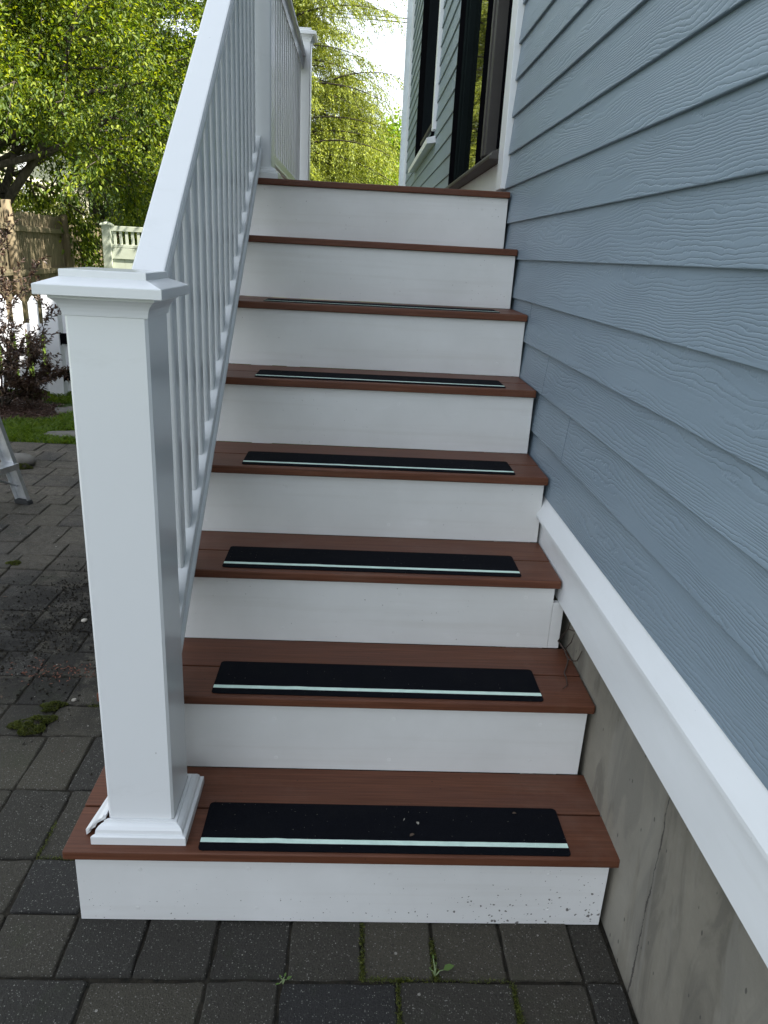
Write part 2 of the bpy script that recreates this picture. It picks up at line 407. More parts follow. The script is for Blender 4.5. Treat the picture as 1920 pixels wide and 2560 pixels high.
b.build('wall', simple('sheathing', (.06,.05,.04), .9), house)
b = MB(); b.box(.12, 7.5, -6, -5.85, 0, 5.3); b.box(.12, 7.5, 8.9, 9.05, 0, 5.3); b.box(7.4, 7.5, -5.85, 8.9, 0, 5.3); b.build('rear_wall', simple('grey_wall', (.2,.25,.28), .8), house)
b = MB(); b.sweep([(-.28,0,5.25),(-.28,0,5.42),(3.75,0,7.6),(7.8,0,5.42),(7.8,0,5.25),(3.75,0,7.4)], (0,-6.2,0), (0,9.3,0))
b.build('roof', simple('roof_shingle', (.05,.05,.05), .9), house)
b = MB(); b.box(-.27, -.0, -6.1, 9.2, 5.18, 5.24); b.build('soffit', M_TRIM, house)
# door with casing
door = empty('door', (0, 3, 1.6)); door.parent = house
b = MB(); b.box(-.030, .01, 2.053, 2.165, 1.545, 3.90); b.build('door_casing', M_TRIM, door, bev=.002)
b = MB(); b.box(-.008, .02, 2.166, 3.93, 1.53, 1.655); b.build('threshold_panel', M_TRIM, door)
b = MB(); b.sweep([(.03,0,1.657),(-.062,0,1.657),(-.066,0,1.667),(-.056,0,1.672),(-.052,0,1.684),(-.018,0,1.692),(-.018,0,1.705),(.03,0,1.705)], (0,2.17,0), (0,3.935,0))
b.build('door_sill', M_TAUPE, door, bev=.001)
b = MB(); b.box(-.024, .05, 2.166, 2.275, 1.706, 3.78); b.box(-.024, .05, 2.62, 2.84, 1.706, 3.78); b.box(-.024, .05, 3.60, 3.94, 1.706, 3.78)
b.box(-.024, .05, 2.166, 3.94, 3.78, 3.90); b.build('door_frame', M_BLK, door, bev=.002)
b = MB()
for y0, y1, x0 in ((2.475,2.53,-.034),(2.533,2.57,-.040),(2.575,2.615,-.032)): b.box(x0, .03, y0, y1, 1.706, 3.78)
b.build('screen_stile', M_TAUPE, door, bev=.002)
b = MB()
for y0, y1, x0 in ((3.42,3.47,-.030),(3.475,3.53,-.022),(3.53,3.6,-.032)): b.box(x0, .03, y0, y1, 1.706, 3.78)
b.build('sliding_stile', simple('dark_bronze', (.010,.014,.014), .6, spec=0), door, bev=.002)
b = MB(); b.box(.012, .016, 2.275, 2.475, 1.706, 3.78); b.build('screen_mesh', M_SCREEN, door)
b = MB(); b.box(-.002, .004, 2.84, 3.42, 1.706, 3.78); b.build('pane', M_GLASS, door)
b = MB(); b.box(.002, .03, 2.60, 3.45, 1.70, 3.79); b.build('door_backing', M_BLK, door)
# window
win = empty('window', (0, 6.2, 2.2)); win.parent = house
b = MB(); b.box(-.034, .01, 5.20, 5.30, 2.19, 3.90); b.build('window_casing', M_TRIM, win, bev=.002)
b = MB(); b.box(-.024, .03, 5.301, 5.45, 2.16, 3.78); b.box(-.024, .03, 6.55, 7.26, 2.16, 3.78); b.box(-.024, .03, 5.301, 7.26, 3.78, 3.9)
b.box(-.020, .03, 5.45, 6.55, 2.14, 2.20)
b.build('window_frame', M_BLK, win, bev=.002)
b = MB(); b.box(-.018, -.012, 5.45, 6.55, 2.27, 3.78); b.build('window_screen', M_SCREEN, win)
b = MB(); b.box(-.026, .0, 5.46, 6.54, 2.245, 2.268); b.build('screen_rail', M_TAUPE, win)
b = MB(); b.box(.0, .02, 5.3, 7.2, 2.14, 3.79); b.build('window_pane', M_GLASS, win)
b = MB(); b.sweep([(.01,0,2.10),(-.075,0,2.085),(-.078,0,2.125),(.01,0,2.15)], (0,5.16,0), (0,7.34,0)); b.build('window_sill', M_TRIM, win, bev=.002)
# corner board and downspout
b = MB(); b.box(-.030, .02, 9.001, 9.13, .70, 5.2); b.build('corner_board', M_TRIM, house, bev=.002)
b = MB(); b.sweep([(-.085,9.17,0),(-.078,9.16,0),(-.030,9.16,0),(-.022,9.17,0),(-.022,9.25,0),(-.085,9.25,0)], (0,0,.1), (0,0,5.2))
b.build('downspout', simple('downspout_white', (.62,.66,.70), .4), house)
# small caulk nail heads left out; twisted root shadow etc. belongs to twig below

# ------------------------------------------------------------------ the staircase
OX = [.015,.011,.011,.007,.003,.004,.004,.004]
stair = empty('staircase', (-.52, 1.1, 0), 'straight flight of white-risered steps with reddish brown composite treads beside the blue wall', 'stairs')
for i in range(8):
    zb = 0.0 if i == 0 else Z[i-1]
    b = MB(); b.box(XL+.018, XR[i]-OX[i], Y[i]+N_, Y[i]+N_+.018, zb+.0005, Z[i]-T_)
    ro = b.build('riser', M_R1 if i == 0 else M_R, stair, bev=.0008)
    b = MB()
    for px in (-.93, -.70, -.42, -.10):
        for pz in (.035, .135):
            qx = px+random.uniform(-.015,.015); qz = zb+pz+random.uniform(-.006,.006); yy = Y[i]+N_
            b.loft([[(qx+r_*math.cos(t), yy-h_, qz+r_*math.sin(t)) for t in [k*math.pi/6 for k in range(12)]] for r_, h_ in ((.0050,-.001),(.0047,.0004),(.0038,.0001),(.0030,.0006))])
    b.build('screw_plug', M_R, ro)['kind'] = 'stuff'
b = MB(); b.box(-.0298, -.002, Y[2]+N_+.0003, Y[2]+N_+.017, Z[1]+.0006, .5035); b.build('riser_filler', M_R, stair, bev=.0006)
for i in range(7):
    g = Y[i]+.1255
    back = Y[i+1]+N_-.0005
    for (a, c) in ((Y[i], g-.0022), (g+.0022, back)):
        b = MB(); b.box(XL, XR[i], a, c, Z[i]-T_, Z[i]); b.build('tread_board', M_T, stair, smooth=False, bev=.0042 if a == Y[i] else .0016, seg=3)
# stringers
for x0 in (XL+.02, -.075):
    pts = [(0, Y[0]+.032, 0)]
    for i in range(8): pts += [(0, Y[i]+.0315, Z[i]-T_-.0005)]+([(0, Y[i+1]+.0315, Z[i]-T_-.0005)] if i < 7 else [])
    pts += [(0, Y[7]+.6, Z[7]-T_-.001), (0, Y[7]+.6, Z[7]-.3), (0, .6, -.0)]
    b = MB(); b.sweep([(p[0], p[1], p[2]) for p in pts], (x0,0,0), (x0+.038,0,0)); b.build('stringer', M_TRIM, stair)
# anti-slip strips
SY = [.2485,.4950,.7395,.9815,1.2250,1.470]; SX0 = [-.811,-.8265,-.842,-.829,-.827,-.831]; SX1 = [-.0745,-.0945,-.1145,-.1015,-.1015,-.0945]
def rrect(x0, x1, y0, y1, r_, n=5, skew=0):
    o = []
    for cx, cy, a0 in ((x1-r_, y1-r_, 0), (x0+r_, y1-r_, 90), (x0+r_, y0+r_, 180), (x1-r_, y0+r_, 270)):
        for k in range(n+1):
            a = R(a0+90*k/n); o.append((cx+r_*math.cos(a), cy+r_*math.sin(a)))
    return o
for i in range(6):
    x0, x1, y0 = SX0[i], SX1[i], SY[i]; y1 = y0+.133; zt = Z[i]
    # gently rippled sheet: grid in x
    b = MB(); ring = rrect(x0, x1, y0, y1, .009)
    b.sweep([(p[0], p[1], 0) for p in ring], (0,0,zt+.0005), (0,0,zt+.0018))
    s_ = b.build('anti_slip_strip', M_S, stair)
    b = MB(); vs = []; n = 60
    for k in range(n+1):
        x = x0+.0008+(x1-x0-.0016)*k/n; j = .00012*math.sin(k*1.7+i)+.0010*math.exp(-((k-12-3*i)/1.6)**2)
        vs += [(x, y0+.0205+j*.4, zt+.0022+j*.2), (x, y0+.0325+j, zt+.0022+j*.2)]
    b.add(vs, [(2*k, 2*k+2, 2*k+3, 2*k+1) for k in range(n)])
    gs = b.build('glow_stripe', M_G, s_)

# ------------------------------------------------------------------ deck
deck = empty('deck', (-.54, 3.2, 1.5), 'reddish brown composite deck landing at the head of the steps', 'deck')
yb = Y[7]; zd = Z[7]; k = 0
while yb < 4.7:
    b = MB(); b.box(XL, XR[7] if k == 0 else -.0155, yb, yb+.124, zd-T_, zd); b.build('deck_board', M_T, deck, bev=.0042, seg=2)
    yb += .1285; k += 1
b = MB(); b.box(XL+.02, XL+.05, Y[7]+.64, 4.68, zd-.26, zd-T_-.001); b.box(XL+.051, -.03, 4.65, 4.68, zd-.26, zd-T_-.001)
b.build('fascia', M_TRIM, deck)
for y in (2.7, 4.55):
    b = MB(); b.box(-1.04, -.95, y, y+.09, 0, zd-T_-.002); b.build('deck_post', M_TRIM, deck)

# ------------------------------------------------------------------ railings
PCX, HW = -.927, .0632
def sq(h_, z, cx, cy, c=0):
    if not c: return [(cx-h_,cy-h_,z),(cx+h_,cy-h_,z),(cx+h_,cy+h_,z),(cx-h_,cy+h_,z)]
    return [(cx-h_+c,cy-h_,z),(cx+h_-c,cy-h_,z),(cx+h_,cy-h_+c,z),(cx+h_,cy+h_-c,z),(cx+h_-c,cy+h_,z),(cx-h_+c,cy+h_,z),(cx-h_,cy+h_-c,z),(cx-h_,cy-h_+c,z)]
BASE = [(0,0),(.027,0),(.027,.0175),(.0245,.0195),(.0205,.0200),(.0200,.0225),(.0190,.0280),(.0150,.0335),(.0100,.0362),(.0068,.0365),(.0060,.0400),(0,.0400)]
def base_side(cx, cy, z, side, m, parent, h_=HW):
    """one mitred piece of the post skirt; side 0 front,1 right,2 back,3 left"""
    dirs = [((0,-1),(1,0)), ((1,0),(0,1)), ((0,1),(-1,0)), ((-1,0),(0,-1))]
    (nx, ny), (tx, ty) = dirs[side]
    b = MB(); A = []; B = []
    for o, zz in BASE:
        d = h_+o+.0008
        A.append((cx+nx*d-tx*d, cy+ny*d-ty*d, z+zz)); B.append((cx+nx*d+tx*d, cy+ny*d+ty*d, z+zz))
    b.loft([A, B]); return b.build('base_trim', m, parent)
def newel(rail, cy, z0, ztop, broken=False, sz=1.0):
    post = empty('newel_post', (PCX, cy, z0)); post.parent = rail
    b = MB(); b.loft([sq(HW, z0+.001, PCX, cy, .0045), sq(HW, ztop-.066, PCX, cy, .0045)]); sh = b.build('post_sleeve', M_V, post)
    cz = ztop-1.2500
    b = MB(); L = [(.0638,1.1820),(.0650,1.1825),(.0658,1.1885),(.0672,1.1940),(.0700,1.1995),(.0742,1.2045),(.0780,1.2072),(.0792,1.2078),(.0796,1.2125),
                   (.0938,1.2126),(.0948,1.2136),(.0948,1.2272),(.0940,1.2285),(.0652,1.2392),(.0650,1.2490),(.0640,1.2500)]
    b.loft([sq(h_, z+cz, PCX, cy) for h_, z in L]); b.build('post_cap', M_V, post)
    for s_ in range(4):
        if broken and s_ == 3: continue
        base_side(PCX, cy, z0+.0006, s_, M_V, post)
    if broken:   # the left piece has sprung loose and leans outwards, showing its hollow section
        b = MB(); n = 9; ring = []
        x0 = PCX-HW
        prof = [(.024, .0), (.0245,.011), (.018,.0165), (.0155,.024), (.010,.030), (.004,.034), (.002,.040),
                (-.001,.040), (.000,.032), (.006,.027), (.011,.022), (.0135,.014), (.0205,.008), (.020,.003)]
        A = [(x0-.006-o*1.62, cy-.066+.004*k/15, z0+.0008+zz*1.18) for k, (o, zz) in enumerate(prof)]
        B = [(x0-.002-o, cy+.088, z0+.0008+zz) for o, zz in prof]
        b.loft([A, B]); b.build('base_trim', M_V, post)['label'] = 'loose piece sprung away from the post'
    return post
rail = empty('stair_railing', (PCX, .35, Z[0]), 'white vinyl stair railing with square newel posts left of the steps', 'railing')
newel(rail, .3505, Z[0], 1.2500, broken=True)
newel(rail, 2.040, Z[7], 2.49)
def zr(y): return .5352+.80*(y-.5668)            # top of the bottom rail
def zh(y): return 1.604+.80*(y-1.0)              # top of the handrail
HRP = [(-.0268,0),(.0268,0),(.0296,-.0010),(.0310,-.0038),(.0285,-.0050),(.0285,-.0066),(.0320,-.0080),(.0322,-.0106),(.0292,-.0118),(.0292,-.0134),(.0325,-.0146),
       (.0335,-.0175),(.0342,-.0230),(.0335,-.0285),(.0300,-.0335),(.0250,-.0355),(.0200,-.0370),(.0195,-.0480),
       (-.0195,-.0480),(-.0200,-.0370),(-.0250,-.0355),(-.0300,-.0335),(-.0335,-.0285),(-.0342,-.0230),(-.0335,-.0175),(-.0325,-.0146),
       (-.0292,-.0134),(-.0292,-.0118),(-.0322,-.0106),(-.0320,-.0080),(-.0285,-.0066),(-.0285,-.0050),(-.0310,-.0038),(-.0296,-.0010)]
RCX = -.930
y0, y1 = .4140, 1.9760
b = MB(); b.sweep([(RCX+o, 0, zz) for o, zz in HRP], (0,y0,zh(y0)), (0,y1,zh(y1))); hr = b.build('handrail', M_V, rail)
BRP = [(-.028,0),(.028,0),(.0300,-.0012),(.0300,-.036),(.0335,-.0390),(.0362,-.0440),(.0368,-.0500),(.0350,-.0570),(.0310,-.0610),
       (-.0310,-.0610),(-.0350,-.0570),(-.0368,-.0500),(-.0362,-.0440),(-.0335,-.0390),(-.0300,-.036),(-.0300,-.0012)]
b = MB(); b.sweep([(RCX+o, 0, zz) for o, zz in BRP], (0,y0,zr(y0)), (0,y1,zr(y1))); b.build('bottom_rail', M_V, rail)
def baluster(parent, y, zb0, zb1, h_=.0190, slope=.8):
    c = .006; ring = []
    pts = []
    for sx, sy_, a0 in ((1,1,0),(-1,1,90),(-1,-1,180),(1,-1,270)):
        for k in range(3):
            a = R(a0+45*k); pts.append((sx*(h_-c)+c*math.cos(a), sy_*(h_-c)+c*math.sin(a)))
    b = MB(); b.loft([[(RCX+p[0], y+p[1], zb0+slope*p[1]) for p in pts], [(RCX+p[0], y+p[1], zb1+slope*p[1]) for p in pts]])
    return b.build('baluster', M_V, parent)
def shade_auto(o):
    me = o.data
yk = .7324-3*.0829
while yk < 1.93:
    yc = yk+.019
    baluster(rail, yc, zr(yc)+.0003, zh(yc)-.0478); yk += .0829
drail = empty('deck_railing', (PCX, 4, Z[7]), 'level white railing along the far side of the deck above', 'railing')
newel(drail, 4.050, Z[7], 2.49)
b = MB(); prof = [(RCX+o*1.1, 0, zz) for o, zz in HRP if True]
prof = [(x, 0, (z if z > -.047 else -.098)) for x, _, z in prof]
b.sweep(prof, (0,2.1035,2.382), (0,3.9865,2.382)); b.build('handrail', M_V, drail)
b = MB(); b.sweep([(RCX+o, 0, zz*.85) for o, zz in BRP], (0,2.1035,1.655), (0,3.9865,1.655)); b.build('bottom_rail', M_V, drail)
yk = 2.19
while yk < 3.95:
    baluster(drail, yk, 1.6553, 2.2838, slope=0); yk += .0985

# ------------------------------------------------------------------ ground
def sheet(name, x0, x1, y0, y1, z, m, label=None):
    b = MB(); b.add([(x0,y0,z),(x1,y0,z),(x1,y1,z),(x0,y1,z)], [(0,1,2,3)]); o = b.build(name, m); o['kind'] = 'structure'; return o
sheet('ground', -150, 150, -150, 150, -.075, M_LAWN)
sheet('lawn', -60, 60, 3.99, 120, -.022, M_LAWN)
patio = sheet('patio', -6.5, .3, -5, 3.97, -.0065, M_SOIL)
rows = [-1.02,-.805,-.662,-.448,-.305,-.160,-.017,.127,.2675,.410,.630,.846,.990,1.143,1.288,1.431,1.575,1.790,1.935,2.080,2.225,2.440,2.583,2.745,2.890,3.035,3.250,3.395,3.540,3.755,3.955]
XJ = {.127:[-1.0586,-.9154,-.774,-.628,-.4835,-.344,-.202], -.017:[-.990,-.775,-.6376,-.4168,-.198],
      .2675:[-1.42,-1.205,-1.062,-.92], .410:[-1.203,-1.06], .630:[-1.48,-1.3445,-1.2187,-1.09], .846:[-1.51,-1.3688,-1.2045,-1.07]}
pm = {}
def paver_mesh(wd, dp):
    key = (round(wd, 3), round(dp, 3))
    if key in pm: return pm[key]
    h_ = .05; g = .0017; c = .0038; vs = []; n = 7
    # tumbled paver: wavy outline, chamfered top
    def ring(inset, z, j=.0013):
        pts = []
        for sx, sy_, ax in ((-1,-1,0),(1,-1,1),(1,1,2),(-1,1,3)):
            pass
        W_, D2 = wd/2-g-inset, dp/2-g-inset
        e = [(-W_,-D2),(W_,-D2),(W_,D2),(-W_,D2)]
        for i in range(4):
            a, b_ = e[i], e[(i+1) % 4]
            for t in (.03,.25,.5,.75,.97):
                x = a[0]+(b_[0]-a[0])*t; y = a[1]+(b_[1]-a[1])*t
                jx = jit[i*5+int(t*4)]
                nx, ny = (b_[1]-a[1]), -(b_[0]-a[0]); l_ = math.hypot(nx, ny)
                pts.append((x+nx/l_*jx, y+ny/l_*jx, z))
        return pts
    jit = [random.uniform(-.0030,.0012) for _ in range(20)]
    rs = [ring(0,-h_), ring(0,-.006), ring(.0012,-.0020), ring(.0042,0)]
    vs = [p for r_ in rs for p in r_]; nn = 20; fs = []
    for k in range(3):
        for i in range(nn): fs.append((k*nn+i, k*nn+(i+1) % nn, (k+1)*nn+(i+1) % nn, (k+1)*nn+i))
    fs.append(tuple(3*nn+i for i in range(nn)))
    me = bpy.data.meshes.new('paver'); me.from_pydata(vs, [], fs); me.materials.append(M_PAV)
    me.polygons.foreach_set('use_smooth', [len(p.vertices) == 4 for p in me.polygons])
    pm[key] = me; return me
far = MB(); npv = 0
for ri in range(len(rows)-1):
    y0, y1 = rows[ri], rows[ri+1]; dp = y1-y0
    lim = -(1.22+.52*max(0, y1))
    xr = .016 if y1 < .27 else -.85 if y1 < .42 else -1.0
    known = XJ.get(round(y0, 4), None)
    js = sorted(known) if known else [xr]
    # extend to the right
    x = js[-1]
    while x < xr-.05:
        x += .2145 if random.random() < .4 else .143
        if x > xr-.05: x = xr
        js.append(x)
    if not known and xr < 0: js = [xr]
    x = js[0]
    while x > -5.2:
        x -= .2145 if random.random() < .45 else .1435
        js.insert(0, x)
    for a, c in zip(js[:-1], js[1:]):
        if c > .02: c = .016
        wd = c-a
        if wd < .03: continue
        vis = c > lim and y0 > -.2
        tiltx, tilty, dz = random.gauss(0, .007), random.gauss(0, .007), random.gauss(0, .0016)
        me = paver_mesh(wd, dp)
        if vis:
            o = bpy.data.objects.new('paver', me); col.objects.link(o); o.parent = patio; npv += 1
            o.location = ((a+c)/2, (y0+y1)/2, dz-.001); o.rotation_euler = (tiltx, tilty, random.gauss(0,.003))
        else:
            far.add([(v.co.x+(a+c)/2, v.co.y+(y0+y1)/2, v.co.z+dz) for v in me.vertices], [tuple(p.vertices) for p in me.polygons])
for ri in range(len(rows)-1):      # the rows carry on under the steps and the deck
    y0, y1 = rows[ri], rows[ri+1]
    if y0 < .26: continue
    x = .016
    while x > (-.84 if y1 < .42 else -.985):
        wd = min(random.choice((.143,.2145)), x-(-.85 if y1 < .42 else -1.0)); me = paver_mesh(wd, y1-y0) if wd > .03 else None
        if me is None: break
        far.add([(v.co.x+x-wd/2, v.co.y+(y0+y1)/2, v.co.z-.001) for v in me.vertices], [tuple(p.vertices) for p in me.polygons]); x -= wd
fo = far.build('paver_field', M_PAV, patio); fo['kind'] = 'stuff'

# foliage primitives (numpy)
def leaves(P, Dr, Nn, L, Wd, fold=.25):
    """P base points (n,3), Dr unit directions, Nn approx normals, L lengths, Wd widths -> verts, quads (2 per leaf)"""
    P = np.asarray(P); Dr = Dr/np.linalg.norm(Dr, axis=1, keepdims=True)
    S = np.cross(Dr, Nn); S /= np.linalg.norm(S, axis=1, keepdims=True)+1e-9; U = np.cross(S, Dr)
    L = L[:, None]; Wd = Wd[:, None]
    tip = P+Dr*L-U*L*.12; m1 = P+Dr*L*.30; m2 = P+Dr*L*.66-U*L*.03
    l1 = m1+S*Wd*.5+U*Wd*fold; r1 = m1-S*Wd*.5+U*Wd*fold
    l2 = m2+S*Wd*.42+U*Wd*fold; r2 = m2-S*Wd*.42+U*Wd*fold
    V = np.stack([P, l1, l2, tip, r2, r1], 1); n = len(P)
    b = (np.arange(n)*6)[:, None]
    F = np.concatenate([b+np.array([[0,1,2,3]]), b+np.array([[0,3,4,5]])], 0)
    return V.reshape(-1, 3), F
def needles(P, Dr, Nn, L, Wd):
    P = np.asarray(P); Dr = Dr/np.linalg.norm(Dr, axis=1, keepdims=True)
    S = np.cross(Dr, Nn); S /= np.linalg.norm(S, axis=1, keepdims=True)+1e-9
    L = L[:, None]; Wd = Wd[:, None]; m = P+Dr*L*.45
    V = np.stack([P, m+S*Wd*.5, P+Dr*L, m-S*Wd*.5], 1); n = len(P)
    return V.reshape(-1, 3), (np.arange(n)*4)[:, None]+np.array([[0,1,2,3]])
def unit(n): v = rng.normal(size=(n,3)); return v/np.linalg.norm(v, axis=1, keepdims=True)

# grass
def grass(name, region, dens, hgt, m):
    x0, x1, y0, y1 = region; n = int((x1-x0)*(y1-y0)*dens)
    P = np.stack([rng.uniform(x0,x1,n), rng.uniform(y0,y1,n), np.full(n,-.024)], 1)
    return P, hgt*rng.uniform(.5,1.35,n)
def not_bed(P):
    x, y = P[:,0], P[:,1]
    bed = ((x+3.75)/.95)**2+((y-4.95)/.62)**2 < 1+.12*np.sin(x*17)+.1*np.sin(y*23)
    st = (((x+2.50)/.20)**2+((y-4.25)/.10)**2 < 1) | (((x+2.74)/.20)**2+((y-5.05)/.13)**2 < 1)
    return ~(bed | st)
parts = [grass('', (-3.75,-1.9,3.985,6.2), 8500, .040, 0), grass('', (-7.5,-1.0,6.2,10.5), 1300, .06, 0), grass('', (-6.0,-3.75,3.985,6.2), 1500, .045, 0),
         grass('', (-1.9,0,3.985,8), 700, .05, 0)]
P = np.concatenate([p[0] for p in parts]); Hh = np.concatenate([p[1] for p in parts]); k_ = not_bed(P); P, Hh = P[k_], Hh[k_]
n = len(P); lean = unit(n)*[1,1,0]; Dr = np.array([0,0,1.])+lean*.55; S = np.cross(Dr, unit(n)); S /= np.linalg.norm(S,axis=1,keepdims=True)
wv = (.0035+.0015*(P[:,1] > 6.2))[:,None]
V = np.stack([P-S*wv, P+S*wv, P+Dr*Hh[:,None]*.6+S*wv*.8, P+(Dr+lean*.5)*Hh[:,None], P+Dr*Hh[:,None]*.6-S*wv*.8], 1)
bi = (np.arange(n)*5)[:,None]
g_ = quick('grass', V.reshape(-1,3), bi+np.array([[0,1,2,3,4]]), M_GRASS); tag(g_, 'short green lawn grass between the patio and the picket fence', 'grass', kind='stuff')

# mulch bed, chips
b = MB(); pts = []; nr, ns = 8, 40
for i in range(nr+1):
    for j in range(ns):
        a = 2*math.pi*j/ns; q = i/nr; pts.append((-3.75+.95*q*math.cos(a), 4.95+.62*q*math.sin(a), -.03+.05*(1-q*q)+.006*math.sin(j*3+i*5)))
fs = [(i*ns+j, i*ns+(j+1) % ns, (i+1)*ns+(j+1) % ns, (i+1)*ns+j) for i in range(nr) for j in range(ns)]
b.add(pts, fs); bed = b.build('mulch_bed', M_MULCH, smooth=True); bed['kind'] = 'structure'
n = 5000; a = rng.uniform(0,2*np.pi,n); q = np.sqrt(rng.uniform(0,1,n)); P = np.stack([-3.75+.97*q*np.cos(a), 4.95+.64*q*np.sin(a), -.028+.05*(1-q*q)+.004], 1)
Dr = unit(n)*[1,1,.35]; V, F = leaves(P, Dr, unit(n)*[.5,.5,1]+[0,0,.8], rng.uniform(.012,.035,n), rng.uniform(.005,.012,n))
M_CHIP = leaf_mat('mulch_chips', [(.03,.016,.011), (.07,.035,.024), (.12,.07,.05)], 0)
tag(quick('mulch_chips', V, F, M_CHIP), 'dark brown bark mulch chips under the purple shrub', 'mulch', kind='stuff')

# stepping stones
M_STONE = simple('stone', (.13,.12,.105), .85, var=.3, sc_=14, bump=.5)
for (cx, cy, rx, ry, lab) in ((-2.50,4.25,.20,.09,'flat grey stepping stone in the grass nearest the patio edge'), (-2.74,5.05,.20,.12,'flat stepping stone in the grass nearer the picket fence')):
    b = MB(); rr = [1+.08*math.sin(k*1.9+cx*9)+.05*math.sin(k*3.3) for k in range(22)]
    def rg(s_, z): return [(cx+rx*s_*rr[k]*math.cos(2*math.pi*k/22), cy+ry*s_*rr[k]*math.sin(2*math.pi*k/22), z) for k in range(22)]
    b.loft([rg(1,-.05), rg(1,-.012), rg(.95,-.004)]); o = b.build('stepping_stone', M_STONE); tag(o, lab, 'stone', 'stepping stones in the lawn')

# moss clumps and weeds on the patio
def moss(cx, cy, rx, ry, h_, lab, rot=0):
    n = int(9000*rx*ry/.004); a = rng.uniform(0,2*np.pi,n); q = np.sqrt(rng.uniform(0,1,n))
    wob = 1+.22*np.sin(a*3+cx*40)+.15*np.sin(a*5+1)
    x = rx*q*np.cos(a)*wob; y = ry*q*np.sin(a)*wob; hh = h_*(1-q**2)*(.75+.4*np.sin(x*110)*np.sin(y*130))
    c, s_ = math.cos(rot), math.sin(rot)
    P = np.stack([cx+c*x-s_*y, cy+s_*x+c*y, np.maximum(hh,0)+.0005], 1)
    V, F = leaves(P, unit(n)*[.8,.8,.5]+[0,0,.7], unit(n), rng.uniform(.003,.0075,n), rng.uniform(.0015,.0032,n))
    nb = 24; b = MB(); ring = []
    rings = []
    for q_ in (1,.85,.6,.3,.02):
        rings.append([(cx+c*(rx*q_*math.cos(t)*(1+.22*math.sin(t*3+cx*40)+.15*math.sin(t*5+1)))-s_*(ry*q_*math.sin(t)*(1+.22*math.sin(t*3+cx*40)+.15*math.sin(t*5+1))),
                       cy+s_*(rx*q_*math.cos(t)*(1+.22*math.sin(t*3+cx*40)+.15*math.sin(t*5+1)))+c*(ry*q_*math.sin(t)*(1+.22*math.sin(t*3+cx*40)+.15*math.sin(t*5+1))),
                       h_*(1-q_*q_)*.85+.0003) for t in [2*math.pi*k/nb for k in range(nb)]])
    b.loft(rings); o = b.build('moss_clump', M_SOIL, smooth=True); tag(o, lab, 'moss', 'moss clumps on the patio')
    quick('fronds', V, F, M_MOSS, o)
moss(-1.405, .885, .052, .040, .020, 'largest yellow green moss cushion, on the paver left of the newel post', .5)
moss(-1.385, .975, .030, .022, .015, 'small dark moss tuft just behind the largest cushion', .3)
moss(-1.93, 1.98, .030, .018, .012, 'dark moss tuft on the pavers far left, beyond the soil spill')
def joint_moss(name, pts, wd, n, lab):
    PP = []
    for (a, c) in zip(pts[:-1], pts[1:]):
        t = rng.uniform(0,1,n)[:,None]; PP.append(np.array(a)*(1-t)+np.array(c)*t+rng.normal(size=(n,2))*wd)
    P = np.concatenate(PP); P = np.concatenate([P, rng.uniform(-.006,.0015,len(P))[:,None]], 1); n2 = len(P)
    V, F = leaves(P, unit(n2)*[.8,.8,.4]+[0,0,.6], unit(n2), rng.uniform(.002,.006,n2), rng.uniform(.0012,.0026,n2))
    tag(quick(name, V, F, M_MOSS), lab, 'moss', kind='stuff')
joint_moss('joint_moss', [(-.344,.215),(-.345,.150),(-.344,.130)], .003, 350, 'green moss filling the paver joint under the right half of the lowest riser')
joint_moss('joint_moss', [(-.4835,.255),(-.484,.165),(-.484,.13)], .0028, 260, 'thin moss line in the paver joint below the middle of the lowest riser')
joint_moss('joint_moss', [(-.49,.1285),(-.42,.128),(-.39,.127),(-.202,.128)], .0022, 200, 'sparse moss along the crosswise paver joint at the bottom of the picture')
joint_moss('joint_moss', [(-.4168,.12),(-.417,.05),(-.417,.0)], .0025, 260, 'moss in the lengthwise joint at the very bottom middle')
joint_moss('joint_moss', [(-.2,.12),(-.198,.05),(-.198,.0)], .004, 500, 'mossy joint at the bottom right beside the darker pavers')
joint_moss('joint_moss', [(-1.20,.99),(-1.29,.992)], .006, 350, 'moss in the joint close behind the left side of the newel post')
joint_moss('joint_moss', [(-1.10,.41),(-1.2,.411),(-1.2,.52)], .002, 200, 'faint moss around the paver left of the bottom tread')
M_WEED = leaf_mat('weed_leaf', [(.08,.15,.03), (.12,.20,.05)], .25)
M_STEM = simple('weed_stem', (.20,.26,.12), .6)
def weed(x, y, spec, lab):
    o = empty('weed', (x, y, 0), lab, 'weed')
    for k, (dx, dy, dz, L, Wd) in enumerate(spec):
        b = MB(); q = Vector((x,y,0)); e = q+Vector((dx,dy,dz)); mid = (q+e)/2+Vector((0,0,.006))
        b.tube([q, mid, e], [.0012,.001,.0008], 5); b.build('stem', M_STEM, o)
        V, F = leaves(np.array([e]), np.array([[dx,dy,dz*.3]])+1e-6, np.array([[0,0,1.]]), np.array([L]), np.array([Wd]), .12)
        quick('leaf', V, F, M_WEED, o)
    return o
weed(-.345,.135, [(.016,.006,.010,.024,.013), (-.002,.022,.018,.010,.004), (-.006,.008,.006,.008,.003), (.003,.016,.01,.007,.003)], 'small weed with one broad leaf in the joint right of centre below the lowest riser')
weed(-.632,.118, [(.006,.004,.005,.012,.006), (-.004,.007,.004,.009,.004), (-.006,-.002,.003,.009,.004), (.002,.009,.006,.009,.004)], 'tiny leafy weed in the joint left of centre at the bottom')
